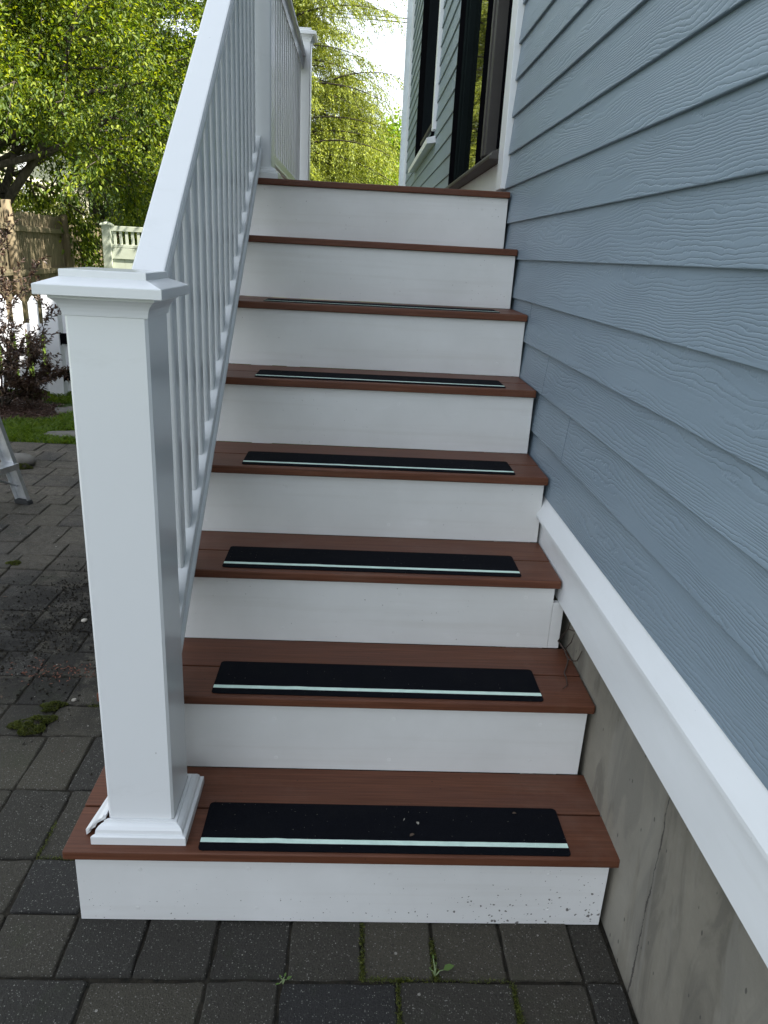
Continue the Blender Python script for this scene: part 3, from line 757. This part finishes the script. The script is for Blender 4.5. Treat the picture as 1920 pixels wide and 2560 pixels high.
# small pebbles and debris
M_PEB = simple('pebble', (.35,.32,.27), .8, var=.2); M_DEB = simple('dry_bits', (.09,.06,.04), .8, var=.3)
n = 240; P = np.stack([rng.uniform(-2.9,-1.1,n), rng.uniform(.3,3.9,n), np.full(n,.002)], 1)
V, F = leaves(P, unit(n)*[1,1,.2], unit(n)*.4+[0,0,1], rng.uniform(.006,.022,n), rng.uniform(.003,.007,n)); tag(quick('leaf_litter', V, F, M_DEB), 'scattered dry leaf bits on the patio left of the steps', 'leaf litter', kind='stuff')
n = 130; P = np.stack([rng.normal(-1.42,.09,n), rng.normal(1.17,.03,n), np.full(n,.003)], 1)
V, F = leaves(P, unit(n)*[1,1,.3], unit(n)*.4+[0,0,1], rng.uniform(.006,.018,n), rng.uniform(.002,.005,n)); tag(quick('seed_litter', V, F, simple('seed_husks', (.16,.06,.035), .8)), 'little drift of reddish seed husks on the pavers', 'leaf litter', kind='stuff')
for (x, y, s_, lab) in ((-1.475,1.50,.011,'pale pebble lying on the dark soil spill'), (-1.335,1.01,.008,'small grey stone chip behind the moss')):
    b = MB(); b.loft([[(x+s_*a*math.cos(t)*(1+.2*math.sin(t*2)), y+s_*a*math.sin(t), z*s_) for t in [k*math.pi/4 for k in range(8)]] for a, z in ((.6,0),(1,.35),(.9,.7),(.4,1.))])
    tag(b.build('pebble', M_PEB, smooth=True), lab, 'pebble')
n = 2600; P = np.stack([rng.normal(-1.50,.17,n), rng.normal(1.55,.26,n), rng.uniform(-.001,.005,n)], 1); P = P[P[:,0] < -1.08]; n = len(P)
V, F = leaves(P, unit(n)*[1,1,.7], unit(n), rng.uniform(.003,.013,n), rng.uniform(.003,.009,n), .35); tag(quick('soil_crumbs', V, F, M_SOIL), 'dark crumbs of spilt soil on the pavers left of the newel post', 'soil', kind='stuff')
# bits lying on the treads and strips
def bit(x, y, z, L, ang, m, nm, lab, wd=.004):
    V, F = leaves(np.array([[x,y,z+.0015]]), np.array([[math.cos(ang),math.sin(ang),.08]]), np.array([[.1,.1,1.]]), np.array([L]), np.array([wd])); tag(quick(nm, V, F, m), lab, 'debris')
bit(-.395,.292,Z[0]+.0018,.013,.6,M_DEB,'leaf_scrap','curled brown leaf scrap on the glow stripe of the lowest strip',.007)
bit(-.172,.362,Z[0]+.0018,.010,.1,M_DEB,'leaf_scrap','leaf scrap near the right rear corner of the lowest black strip',.006)
bit(-.375,.325,Z[0]+.0018,.009,1.9,M_PEB,'leaf_scrap','pale scrap on the middle of the lowest black strip',.006)
bit(-.405,.335,Z[0]+.0018,.009,1.2,M_PEB,'grass_snippet','thin pale snippet on the middle of the lowest black strip',.002)
# twig
M_TW = simple('twig_bark', (.045,.028,.02), .8)
zt = Z[1]; b = MB()
P0 = [(-.012,.712,zt+.035),(.000,.690,zt+.022),(.004,.665,zt+.010),(-.006,.640,zt+.006),(-.020,.610,zt+.006),(-.022,.585,zt+.008),(-.026,.560,zt+.004),(-.040,.546,zt+.003)]
b.tube(P0, [.0020,.0022,.0020,.0018,.0016,.0015,.0013,.0008], 6)
b.tube([(.000,.690,zt+.022),(.010,.680,zt+.05),(.013,.676,zt+.075)], [.0015,.0013,.0007], 5)
b.tube([(.004,.665,zt+.012),(.014,.655,zt+.012),(.017,.64,zt+.022),(.018,.62,zt+.06)], [.0017,.0015,.0013,.0008], 5)
b.tube([(-.012,.712,zt+.035),(.004,.70,zt+.075),(.013,.68,zt+.08),(.018,.66,zt+.10)], [.0015,.0014,.0012,.0006], 5)
b.tube([(.004,.70,zt+.075),(.008,.70,zt+.10)], [.001,.0006], 5)
tag(b.build('twig', M_TW, smooth=True), 'dark forked twig lying on the second tread against the concrete', 'twig')

# ------------------------------------------------------------------ stepladder at the left edge
lad = empty('stepladder', (-2.3, 2.7, 0), 'aluminium stepladder with black rubber foot standing on the patio', 'ladder')
s_dir = Vector((-.30,-.95,0)).normalized(); l_dir = Vector((-.95,.30,0)).normalized()
foot = Vector((-2.165, 2.735, 0)); lean = .30
def rail_c(base, inward):
    """C channel; web in plane spanned by (l_dir, up)"""
    b = MB(); t = .0025; wdt = .074; fl = .024
    def P_(a, c, h_): return base+l_dir*(a+lean*h_)+s_dir*(c*inward)+Vector((0,0,h_))
    prof = [(0,0),(0,fl),(t,fl),(t,t),(wdt-t,t),(wdt-t,fl),(wdt,fl),(wdt,0)]
    b.loft([[P_(a,c,.012) for a,c in prof], [P_(a,c,1.55) for a,c in prof]])
    b.build('side_rail', M_ALU, lad)
    b = MB(); prof = [(-.006,-.006),(-.006,fl+.006),(wdt+.006,fl+.006),(wdt+.006,-.006)]
    b.loft([[P_(a,c,0) for a,c in prof], [P_(a,c,.022) for a,c in prof]]); b.build('rubber_foot', M_RUB, lad, bev=.003)
rail_c(foot, 1); rail_c(foot+s_dir*.46, -1)
for h_ in (.21, .47, .73, .99, 1.25, 1.51):
    b = MB(); q = foot+l_dir*(lean*h_-.012)+Vector((0,0,h_))
    prof = [l_dir*a+Vector((0,0,z)) for a, z in ((0,0),(0,-.03),(.002,-.03),(.002,-.003),(.085,-.003),(.085,-.03),(.087,-.03),(.087,0))]
    b.loft([[q+p+s_dir*.003 for p in prof], [q+p+s_dir*.457 for p in prof]]); b.build('step', M_ALU, lad)
for e, sgn in ((foot, 1), (foot+s_dir*.46, -1)):
    b = MB(); a = e+l_dir*(.045+lean*.09)+Vector((0,0,.09))+s_dir*.006*sgn; c = e+l_dir*(.04+lean*.2)+Vector((0,0,.185))+s_dir*.19*sgn
    b.tube([a, c], .006, 6); b.build('brace', M_ALU, lad)
for e, sgn in ((foot, 1), (foot+s_dir*.46, -1)):
    b = MB(); top = e+l_dir*(lean*1.5+.06)+Vector((0,0,1.48)); bot = e+l_dir*(.95)+Vector((0,0,0))
    b.tube([top, bot], .014, 8); b.build('rear_leg', M_ALU, lad)
b = MB(); q = foot+l_dir*(lean*1.55-.03)+Vector((0,0,1.55)); prof = [l_dir*a+Vector((0,0,z)) for a, z in ((0,0),(0,.03),(.16,.03),(.16,0))]
b.loft([[q+p-s_dir*.02 for p in prof], [q+p+s_dir*.48 for p in prof]]); b.build('top_cap', M_RUB, lad, bev=.004)
# mossy stone behind the ladder
b = MB(); cx, cy = -2.52, 3.42
b.loft([[(cx+rx*math.cos(t)*(1+.06*math.sin(2*t)), cy+rx*.7*math.sin(t), z) for t in [k*2*math.pi/18 for k in range(18)]] for rx, z in ((.075,-.005),(.095,.015),(.09,.04),(.065,.06),(.02,.07))])
tag(b.build('garden_stone', M_STONE, smooth=True), 'rounded grey stone with a mossy side behind the stepladder', 'stone')
moss(-2.47, 3.35, .045, .03, .03, 'dark moss at the foot of the rounded stone behind the ladder')

# ------------------------------------------------------------------ picket fence with gate
pf = empty('picket_fence', (-3.6, 5.62, 0), 'white vinyl picket fence behind the purple shrub', 'fence')
def picket(parent, x, wd, z0, z1, y0=5.600, th=.018):
    b = MB(); h_ = wd/2; pts = [(-h_,z0),(h_,z0),(h_,z1-.055),(h_*.62,z1-.035),(h_*.5,z1-.022),(0,z1),(-h_*.5,z1-.022),(-h_*.62,z1-.035),(-h_,z1-.055)]
    b.sweep([(x+a,0,z) for a,z in pts], (0,y0,0), (0,y0+th,0)); return b.build('picket', M_PICK, parent, bev=.002)
x = -3.262
while x > -6.2:
    picket(pf, x, .078, .03, .82); x -= .1305
for z0, z1 in ((.505,.592),(.02,.135)):
    b = MB(); b.box(-6.3, -3.185, 5.619, 5.655, z0, z1); b.build('rail', M_PICK, pf, bev=.003)
b = MB(); b.loft([sq(.062,-.05,-3.115,5.635,.004), sq(.062,.90,-3.115,5.635,.004)]); b.build('post', M_PICK, pf)
b = MB(); b.loft([sq(h_,z,-3.115,5.635) for h_,z in ((.07,.901),(.07,.915),(.05,.93),(.002,.96))]); b.build('post_cap', M_PICK, pf)
gate = empty('picket_gate', (-2.6, 5.62, 0), 'white picket gate on black hinges mostly behind the newel post', 'gate')
b = MB(); b.box(-3.035,-2.96,5.618,5.650,.03,.80); b.box(-2.22,-2.145,5.618,5.650,.03,.80); b.box(-2.959,-2.221,5.618,5.650,.505,.592); b.box(-2.959,-2.221,5.618,5.650,.05,.14)
b.build('gate_frame', M_PICK, gate, bev=.003)
for k in range(6): picket(gate, -2.90+k*.124, .078, .04, .82)
for z in (.48, .17):
    b = MB(); b.box(-3.052,-2.99,5.590,5.6175,z-.045,z+.045); b.box(-3.058,-3.046,5.585,5.60,z-.055,z+.055); b.build('hinge', M_BLK, gate, bev=.004)
b = MB(); b.loft([sq(.062,-.05,-2.07,5.635,.004), sq(.062,.90,-2.07,5.635,.004)]); gp = b.build('gate_post', M_PICK)
tag(gp, 'white square post on the latch side of the picket gate, behind the newel', 'post')

# ------------------------------------------------------------------ stockade fence behind
def stockade(nm, A, B, ztop, zbot, lab, grp='stockade fence sections'):
    o = empty(nm, (A[0], A[1], 0), lab, 'fence', grp)
    A = Vector((*A,0)); B = Vector((*B,0)); d = (B-A); L = d.length; d.normalize(); nrm = Vector((d.y,-d.x,0))
    k = 0; s_ = .07
    while s_ < L-.06:
        wd = random.uniform(.060,.078); p = A+d*s_; th = .022; h_ = wd/2; zt_ = ztop+random.gauss(0,.012)
        b = MB(); prof = [(-h_,0),(-h_*.7,th*.8),(0,th),(h_*.7,th*.8),(h_,0)]
        ln = random.gauss(0,.006)
        r0 = [p+d*a+nrm*c+Vector((0,0,zbot)) for a,c in prof]; r1 = [p+d*(a+ln)+nrm*c+Vector((0,0,zt_-.075)) for a,c in prof]; r2 = [p+d*(a*.12+ln)+nrm*c*.7+Vector((0,0,zt_)) for a,c in prof]
        b.loft([r0,r1,r2]); b.build('fence_picket', M_FW, o); s_ += wd+.006
    for z in (ztop-.22, ztop-.80, ztop-1.35):
        b = MB(); b.loft([[A+nrm*(.023+c)+Vector((0,0,z+h_)) for c,h_ in ((0,-.04),(.045,-.035),(.05,0),(.045,.035),(0,.04))], [B+nrm*(.023+c)+Vector((0,0,z+h_)) for c,h_ in ((0,-.04),(.045,-.035),(.05,0),(.045,.035),(0,.04))]])
        b.build('fence_rail', M_FW, o)
    return o
def round_post(x, y, zt_, lab, leanx=0.):
    b = MB(); b.tube([(x,y,-.1),(x+leanx*.5,y,zt_*.5),(x+leanx,y,zt_)], [.075,.07,.062], 12); o = b.build('fence_post', M_FW, smooth=True); tag(o, lab, 'post', 'round posts of the stockade fence')
stockade('stockade_fence', (-5.22,9.72), (-5.42,12.14), 1.60, .02, 'weathered stockade fence section between the first two round posts')
stockade('stockade_fence', (-5.45,12.25), (-5.95,16.5), 1.50, .0, 'weathered stockade fence section farther back with a vine hanging on it')
stockade('stockade_fence', (-5.05,7.3), (-5.21,9.65), 1.62, .02, 'weathered stockade fence section nearest, at the left picture edge')
round_post(-5.10, 9.66, 1.72, 'round fence post at the left picture edge', -.07)
round_post(-5.32, 12.15, 1.64, 'round fence post in the middle of the fence', -.05)
round_post(-5.80, 16.3, 1.55, 'farthest round fence post beside the cream vinyl gate')
# cream vinyl fence with slatted top
vf = empty('vinyl_fence', (-3.5, 11.4, 0), 'cream vinyl fence panel with slatted top beside the wooden fence', 'fence')
def vpost(x):
    b = MB(); b.loft([sq(.064,-.05,x,11.4,.004), sq(.064,1.50,x,11.4,.004)]); b.build('post', M_CREAMV, vf)
    b = MB(); b.loft([sq(h_,z,x,11.4) for h_,z in ((.082,1.501),(.082,1.520),(.06,1.54),(.003,1.565))]); b.build('post_cap', M_CREAMV, vf)
vpost(-4.44); vpost(-2.55); vpost(-.66)
for xa, xb in ((-4.375,-2.615),(-2.485,-.725)):
    for z0, z1 in ((1.425,1.500),(1.185,1.235),(1.02,1.18),(.04,.16)):
        b = MB(); b.box(xa, xb, 11.375, 11.425, z0, z1); b.build('rail', M_CREAMV, vf, bev=.003)
    x = xa+.05
    while x < xb-.02:
        b = MB(); b.box(x-.020, x+.020, 11.388, 11.412, 1.2352, 1.4248); b.build('slat', M_CREAMV, vf); x += .090
    x = xa
    while x < xb-.01:
        x2 = min(x+.176, xb); b = MB(); b.box(x+.001, x2-.001, 11.392, 11.408, .1605, 1.0195); b.build('panel_board', M_CREAMV, vf, bev=.003); x = x2

# ------------------------------------------------------------------ shrub with purple leaves
M_PURP = leaf_mat('purple_leaf', [(.040,.022,.018), (.075,.045,.030), (.13,.085,.05)], .15, .45, (1.2,.8,.8))
sh = empty('shrub', (-3.45, 5.05, 0), 'purple leaved shrub in the mulch bed in front of the picket fence', 'shrub')
b = MB(); PP = []; DD = []
random.seed(11)
def grow(p, d, L, rad, lvl):
    n_ = 6; pts = [p.copy()]; 
    for k in range(n_):
        d = (d+Vector((random.gauss(0,.13),random.gauss(0,.13),random.gauss(.02,.10)))).normalized(); p = p+d*L/n_; pts.append(p.copy())
        if lvl < 2 and k > 0 and random.random() < .85:
            grow(p.copy(), (d+Vector((random.gauss(0,.6),random.gauss(0,.6),random.gauss(.05,.4)))).normalized(), L*random.uniform(.35,.6), rad*.5, lvl+1)
        if lvl >= 1 or k > 2:
            for _ in range(4 if lvl else 2): PP.append(tuple(p+Vector((random.gauss(0,.008),)*3))); DD.append(tuple(d*.5+Vector((random.gauss(0,.6),random.gauss(0,.6),random.gauss(0,.45)))))
    b.tube(pts, [rad*(1-.8*i/n_) for i in range(n_+1)], 5)
for k in range(9):
    a = k*2*math.pi/9+.4; sp_ = random.uniform(.35,1.0)
    grow(Vector((-3.36+.05*math.cos(a), 5.05+.05*math.sin(a), 0)), Vector((math.cos(a)*sp_*.7+.04, math.sin(a)*sp_*.5, 1)).normalized(), random.uniform(.42,.90), .009, 0)
for k in range(7):
    a = k*2*math.pi/7; grow(Vector((-3.36,5.05,.03)), Vector((math.cos(a)*1.0+.2, math.sin(a)*.7, .45)).normalized(), random.uniform(.30,.42), .006, 0)
b.build('stems', M_BARK, sh)
n = len(PP); V, F = leaves(np.array(PP), np.array(DD), unit(n)*.5+[0,0,.8], rng.uniform(.025,.050,n), rng.uniform(.010,.018,n)); quick('leaves', V, F, M_PURP, sh)

# ------------------------------------------------------------------ trees
L_CH = [(.030,.055,.006), (.060,.105,.008), (.12,.165,.010), (.24,.28,.018)]
M_CH = leaf_mat('cherry_leaf', L_CH, .42, .6)
M_HEM = leaf_mat('hemlock_needles', [(.055,.075,.010), (.11,.14,.012), (.20,.235,.016), (.30,.33,.02)], .25, .6)
M_HEMD = leaf_mat('dark_conifer_needles', [(.020,.040,.010), (.035,.065,.012), (.07,.11,.016)], .2, .6)
M_MAP = leaf_mat('maple_leaf', [(.10,.18,.012), (.15,.25,.02), (.20,.30,.02)], .45, .5)
def tree_rec(b, tips, p, d, L, rad, lvl, maxl, spread, up=.08, nseg=5):
    pts = [p.copy()]; rr = [rad]
    for k in range(nseg):
        d = (d+Vector((random.gauss(0,.12),random.gauss(0,.12),random.gauss(up*.5,.08)))).normalized(); p = p+d*L/nseg
        pts.append(p.copy()); rr.append(rad*(1-.55*(k+1)/nseg))
        if lvl < maxl and k >= (1 if lvl else 2):
            for _ in range(2 if lvl == 0 else random.choice((1,1,2))):
                a = random.uniform(0,2*math.pi); u = d.orthogonal().normalized(); v = d.cross(u)
                nd = (d*.55+(u*math.cos(a)+v*math.sin(a))*spread+Vector((0,0,up))).normalized()
                tree_rec(b, tips, p.copy(), nd, L*random.uniform(.5,.72), rr[-1]*.6, lvl+1, maxl, spread, up, nseg)
        if lvl >= maxl-1: tips.append((p.copy(), d.copy(), lvl))
    b.tube(pts, rr, 7 if lvl < 2 else 4, cap=False)
def broadleaf(name, lab, x, y, trunk_h, L, rad, seed, per, leafL, leafW, m, spread=.75, sig=.12, maxl=3, grp=None, d0=(0,0,1), extra=None):
    random.seed(seed); o = empty(name, (x,y,0), lab, 'tree', grp); b = MB(); tips = []
    p = Vector((x,y,-.1)); d = Vector(d0).normalized(); q = p+d*trunk_h
    b.tube([p, (p+q)/2+Vector((.04,.02,0)), q], [rad*1.25, rad*1.02, rad*.95], 12, cap=False)
    for k in range(5):
        a = 2*math.pi*k/5+random.uniform(-.3,.3)
        tree_rec(b, tips, q.copy()-d*random.uniform(0,.5), (Vector((math.cos(a),math.sin(a),random.uniform(.35,1.2)))).normalized(), L*random.uniform(.8,1.1), rad*.55, 1, maxl, spread)
    tree_rec(b, tips, q.copy(), d, L, rad*.7, 1, maxl, spread)
    if extra:
        for (ep, ed, eL) in extra: tree_rec(b, tips, Vector(ep), Vector(ed).normalized(), eL, rad*.4, 1, maxl, spread*.8, 0)
    b.build('trunk', M_BARK, o, smooth=True)
    T = np.array([t[0] for t in tips]); TD = np.array([t[1] for t in tips])
    n = len(T)*per; idx = np.repeat(np.arange(len(T)), per)
    P = T[idx]+rng.normal(size=(n,3))*[sig,sig,sig*.75]; Dr = TD[idx]*.4+unit(n)*.7+[0,0,-.45]
    V, F = (leaves if y < 14 else needles)(P, Dr, unit(n)*.55+[0,0,.8], rng.uniform(.6,1.2,n)*leafL, rng.uniform(.8,1.2,n)*leafW)
    quick('crown', V, F, m, o); return o, len(T)
def conifer(name, lab, x, y, H, Rb, seed, m, nb=90, dens=1.7, needle=(.060,.0135), zmin=.8, grp=None, rep=3, extra=None):
    random.seed(seed); o = empty(name, (x,y,0), lab, 'tree', grp); b = MB()
    b.tube([(x,y,-.1),(x,y,H*.5),(x+.05,y,H)], [.20,.13,.02], 10, cap=False)
    P = []; Dd = []; specs = []
    for k in range(nb):
        t = (k+random.random())/nb; z = zmin+(H-zmin)*t; L = Rb*(1-t)**.75*random.uniform(.6,1.25)+.12; a = random.uniform(0,2*math.pi)
        specs.append((Vector((x,y,z)), a, L, random.uniform(.05,.35)+.6*t*t))
    if extra: specs += [(Vector(e[0]), e[1], e[2], e[3]) for e in extra]
    for p, a, L, up in specs:
        d = Vector((math.cos(a),math.sin(a),up)); pts = [p.copy()]; n_ = 9
        for i in range(n_):
            d = Vector((d.x, d.y, d.z-.075-.02*random.random())); d.normalize(); p = p+d*L/n_; pts.append(p.copy())
        b.tube(pts, [.022*(1-i/(n_+1))*max(.6,L/2) for i in range(n_+1)], 4, cap=False)
        side = Vector((-math.sin(a),math.cos(a),0))
        for i in range(2, n_+1):
            for s_ in (-1,1):
                for _r in range(rep):
                    tl = L*.34*(1-.55*i/n_)*random.uniform(.5,1.2)+.12
                    bd = (Vector(d)*.55+side*s_*random.uniform(.5,1.)+Vector((0,0,-.18-random.uniform(0,.35)))).normalized()
                    st = pts[i-1].lerp(pts[i], random.random())
                    ns = max(3, int(tl/.055*dens))
                    for q in range(ns):
                        f = (q+random.random())/ns; pp = st+bd*tl*f+Vector((0,0,-.25*tl*f*f))
                        for _ in range(2):
                            P.append((pp.x+random.gauss(0,.012), pp.y+random.gauss(0,.012), pp.z+random.gauss(0,.012)))
                            sd = side*random.choice((-1,1))*.5
                            Dd.append((bd.x+random.gauss(0,.55), bd.y+random.gauss(0,.55), bd.z-.3+random.gauss(0,.35)))
    b.build('trunk', M_BARK, o, smooth=True)
    n = len(P); V, F = needles(np.array(P), np.array(Dd), unit(n)*.6+[0,0,.7], rng.uniform(.7,1.3,n)*needle[0], rng.uniform(.7,1.2,n)*needle[1]*1.2)
    quick('crown', V, F, m, o); return o, n
stats = []
stats.append(broadleaf('cherry_tree', 'leafy cherry tree with dark forked trunk leaning over the wooden fence', -6.25, 11.6, 2.0, 2.5, .14, 5, 42, .076, .030, M_CH, d0=(.1,-.1,1),
    extra=[((-6.0,11.3,2.5),(.9,-.35,.3),2.6), ((-5.9,11.0,2.2),(.7,.5,.2),2.4), ((-6.0,11.2,2.8),(.9,.1,.6),2.6)])[1])
stats.append(broadleaf('cherry_tree', 'darker leafy tree at the left edge behind the fence', -7.9, 12.6, 2.2, 2.7, .15, 8, 28, .095, .04, M_CH, d0=(-.05,0,1))[1])
stats.append(broadleaf('cherry_tree', 'tall leafy tree farther back behind the cherry', -6.6, 17.5, 2.8, 3.4, .16, 12, 42, .11, .05, M_CH)[1])
stats.append(conifer('hemlock_tree', 'hemlock with drooping branches right of the far deck post', -2.3, 16.5, 10.5, 3.2, 3, M_HEM, 190, rep=4, extra=[((-1.2,16.2,4.6),-.15,1.75,.42), ((-2.2,16.3,5.6),-.1,2.4,.50), ((-2.2,16.3,6.1),-.35,2.3,.45), ((-2.2,16.3,6.6),-.6,2.4,.4), ((-2.2,16.3,5.9),.3,2.2,.5)])[1])
stats.append(conifer('hemlock_tree', 'lower hemlock in front of the bright maple near the house corner', -1.1, 18.2, 5.1, 2.9, 4, M_HEM, 125, zmin=.6)[1])
stats.append(conifer('hemlock_tree', 'dark conifer between the cherry and the handrail', -4.9, 16.6, 9.5, 2.3, 6, M_HEMD, 90)[1])
stats.append(conifer('hemlock_tree', 'second conifer hidden mostly behind the handrail', -3.6, 19.5, 10.5, 2.6, 9, M_HEM, 50)[1])
stats.append(broadleaf('maple_tree', 'bright yellow green maple far behind the hemlocks', -.3, 22.0, 1.9, 1.85, .15, 21, 60, .13, .09, M_MAP, sig=.28)[1])
stats.append(conifer('hemlock_tree', 'tall hemlock standing behind the first one, filling its gaps', -2.1, 19.6, 9.5, 2.7, 41, M_HEM, 130, dens=1.3)[1])
stats.append(conifer('hemlock_tree', 'dark low conifer filling the gap behind the cream vinyl gate', -5.4, 19.5, 6.0, 2.4, 31, M_HEMD, 90, dens=1.2, zmin=.2)[1])
stats.append(conifer('hemlock_tree', 'dark conifer behind the wooden fence left of the vinyl gate', -7.6, 20.5, 7.5, 2.3, 33, M_HEMD, 90, dens=1.2, zmin=.2)[1])
def copy_tree(src, dx, dy, rot, sc_, lab):
    src_loc = Vector(src.location); c = src.copy(); col.objects.link(c); c['label'] = lab; c['group'] = 'unseen trees added left of the garden for reflections'
    M4 = Matrix.Translation(src_loc+Vector((dx,dy,0))) @ Matrix.Rotation(rot, 4, 'Z') @ Matrix.Scale(sc_, 4)
    c.matrix_world = M4
    for ch in [o for o in col.objects if o.parent == src]:
        d = ch.copy(); col.objects.link(d); d.parent = c; d.matrix_parent_inverse = Matrix.Translation(-src_loc)
src_tree = [o for o in EMPTIES if o.name.startswith('cherry_tree')]  # copies stand out of view, added so the far siding reflects green
bpy.context.view_layer.update()
copy_tree(src_tree[2], -4.2, -5.0, 1.3, 1.1, 'tall leafy tree added well left of the fence, outside the picture, for green reflections')
copy_tree(src_tree[2], -5.5, -9.5, 2.6, 1.15, 'unseen tall leafy tree added beside the garden for green reflections, farther left than the first')
copy_tree(src_tree[0], -5.5, -7.6, 2.0, 1.3, 'unseen spreading cherry tree added left of the ladder beyond the fence for green reflections')
print('tree stats', stats, 'pavers', npv)
# hanging vine on the fence
n = 420; t = rng.uniform(0,1,n); P = np.stack([-5.53+rng.normal(size=n)*.07, 13.4+rng.normal(size=n)*.10, 1.55-.85*t], 1); P[:,0] += .10
V, F = leaves(P, unit(n)*.6+[.2,0,-.8], unit(n)*.4+[.8,-.3,.3], rng.uniform(.06,.11,n), rng.uniform(.03,.045,n))
vo = empty('vine', (-5.45,13.4,0), 'bright green vine hanging down the wooden fence', 'vine'); quick('leaves', V, F, M_CH, vo)
b = MB(); b.tube([(-5.47,13.4,0),(-5.45,13.45,.8),(-5.5,13.38,1.55)], [.012,.009,.006], 6); b.build('stem', M_BARK, vo)
# yellow green bush behind the fence
n = 9000; P = unit(n)*rng.uniform(.5,1,n)[:,None]*[1.4,.9,.9]+[-7.6,16.3,1.5]
V, F = leaves(P, unit(n)+[0,0,.2], unit(n)*.6+[0,0,.7], rng.uniform(.05,.09,n), rng.uniform(.03,.05,n))
bo = empty('bush', (-7.6,16.3,0), 'pale yellow green bush in front of the neighbouring house', 'bush'); quick('leaves', V, F, leaf_mat('pale_leaf', [(.20,.24,.06), (.30,.33,.10)], .4), bo)
b = MB()
for k in range(6): b.tube([(-7.6,16.3,0),(-7.6+.5*math.cos(k),16.3+.4*math.sin(k),1.5)], [.03,.012], 5)
b.build('stems', M_BARK, bo)
# far wood edge
n = 24000; x = rng.uniform(-40,22,n); top = 5.2+1.6*np.sin(x*.45)+1.0*np.sin(x*1.3+1)+.5*np.sin(x*3.1); top = np.where(x > -3.0, 3.2+.3*np.sin(x*1.5), top)
P = np.stack([x, 33+rng.normal(size=n)*1.3, rng.uniform(0,1,n)**.8*top], 1)
V, F = leaves(P, unit(n)+[0,0,-.2], unit(n)*.6+[0,-.2,.6], rng.uniform(.4,.75,n), rng.uniform(.28,.5,n))
tag(quick('distant_woods', V, F, leaf_mat('far_leaf', [(.04,.08,.012), (.07,.12,.02), (.11,.17,.03)], .3)), 'mass of distant trees behind the gardens', 'trees', kind='stuff')

# neighbouring house
nh = empty('neighbour_house', (-14, 25, 0), 'pale yellow clapboard house glimpsed through the trees', 'house')
M_YEL = simple('pale_yellow_siding', (.62,.58,.42), .6, var=.05)
b = MB(); b.box(-22, -10.4, 23.05, 30, 0, 5.6); b.build('wall', M_YEL, nh)
b = MB(); z = .3
while z < 5.5:
    b.sweep([(0,23.0,z),(0,23.03,z+.14),(0,23.048,z+.14),(0,23.048,z)], (-22,0,0), (-10.45,0,0)); z += .14
sd = b.build('siding', M_YEL, nh); sd['kind'] = 'stuff'
b = MB(); b.box(-10.55,-10.35,22.97,23.1,0,5.6); b.build('corner_board', M_TRIM, nh)
b = MB(); b.sweep([(0,22.6,5.5),(0,26.5,8.2),(0,30.4,5.5),(0,30.4,5.4),(0,22.6,5.4)], (-22.3,0,0), (-8.9,0,0)); b.build('roof', simple('roof_grey', (.12,.11,.1), .9), nh)
for xx in (-12.6, -16.0):
    b = MB(); b.box(xx-.5,xx+.5,22.95,23.0,1.9,3.2); wf = b.build('window', M_TRIM, nh)
    b = MB(); b.box(xx-.42,xx+.42,22.93,22.949,1.98,3.12); b.build('pane', M_GLASS, wf)
# power line
for k, (za, zb_) in enumerate(((8.05,7.98),(7.95,7.86))):
    b = MB(); b.tube([(-14,25.6,za+.6),(-6,25.2,za+.1),(-.3,25,za),(3,24.8,zb_),(14,24,za+.3)], .014, 5)
    tag(b.build('power_line', M_BLK), ('upper' if k == 0 else 'lower')+' of the two thin wires crossing the sky beside the house', 'wire', 'overhead wires')

# keep children where they were built: undo each Empty's own offset
bpy.context.view_layer.update()
eset = {e.name: e for e in EMPTIES}
for o in list(col.objects):
    if o.parent and o.parent.name in eset:
        o.matrix_parent_inverse = Matrix.Translation(-o.parent.location)
bpy.context.view_layer.update()
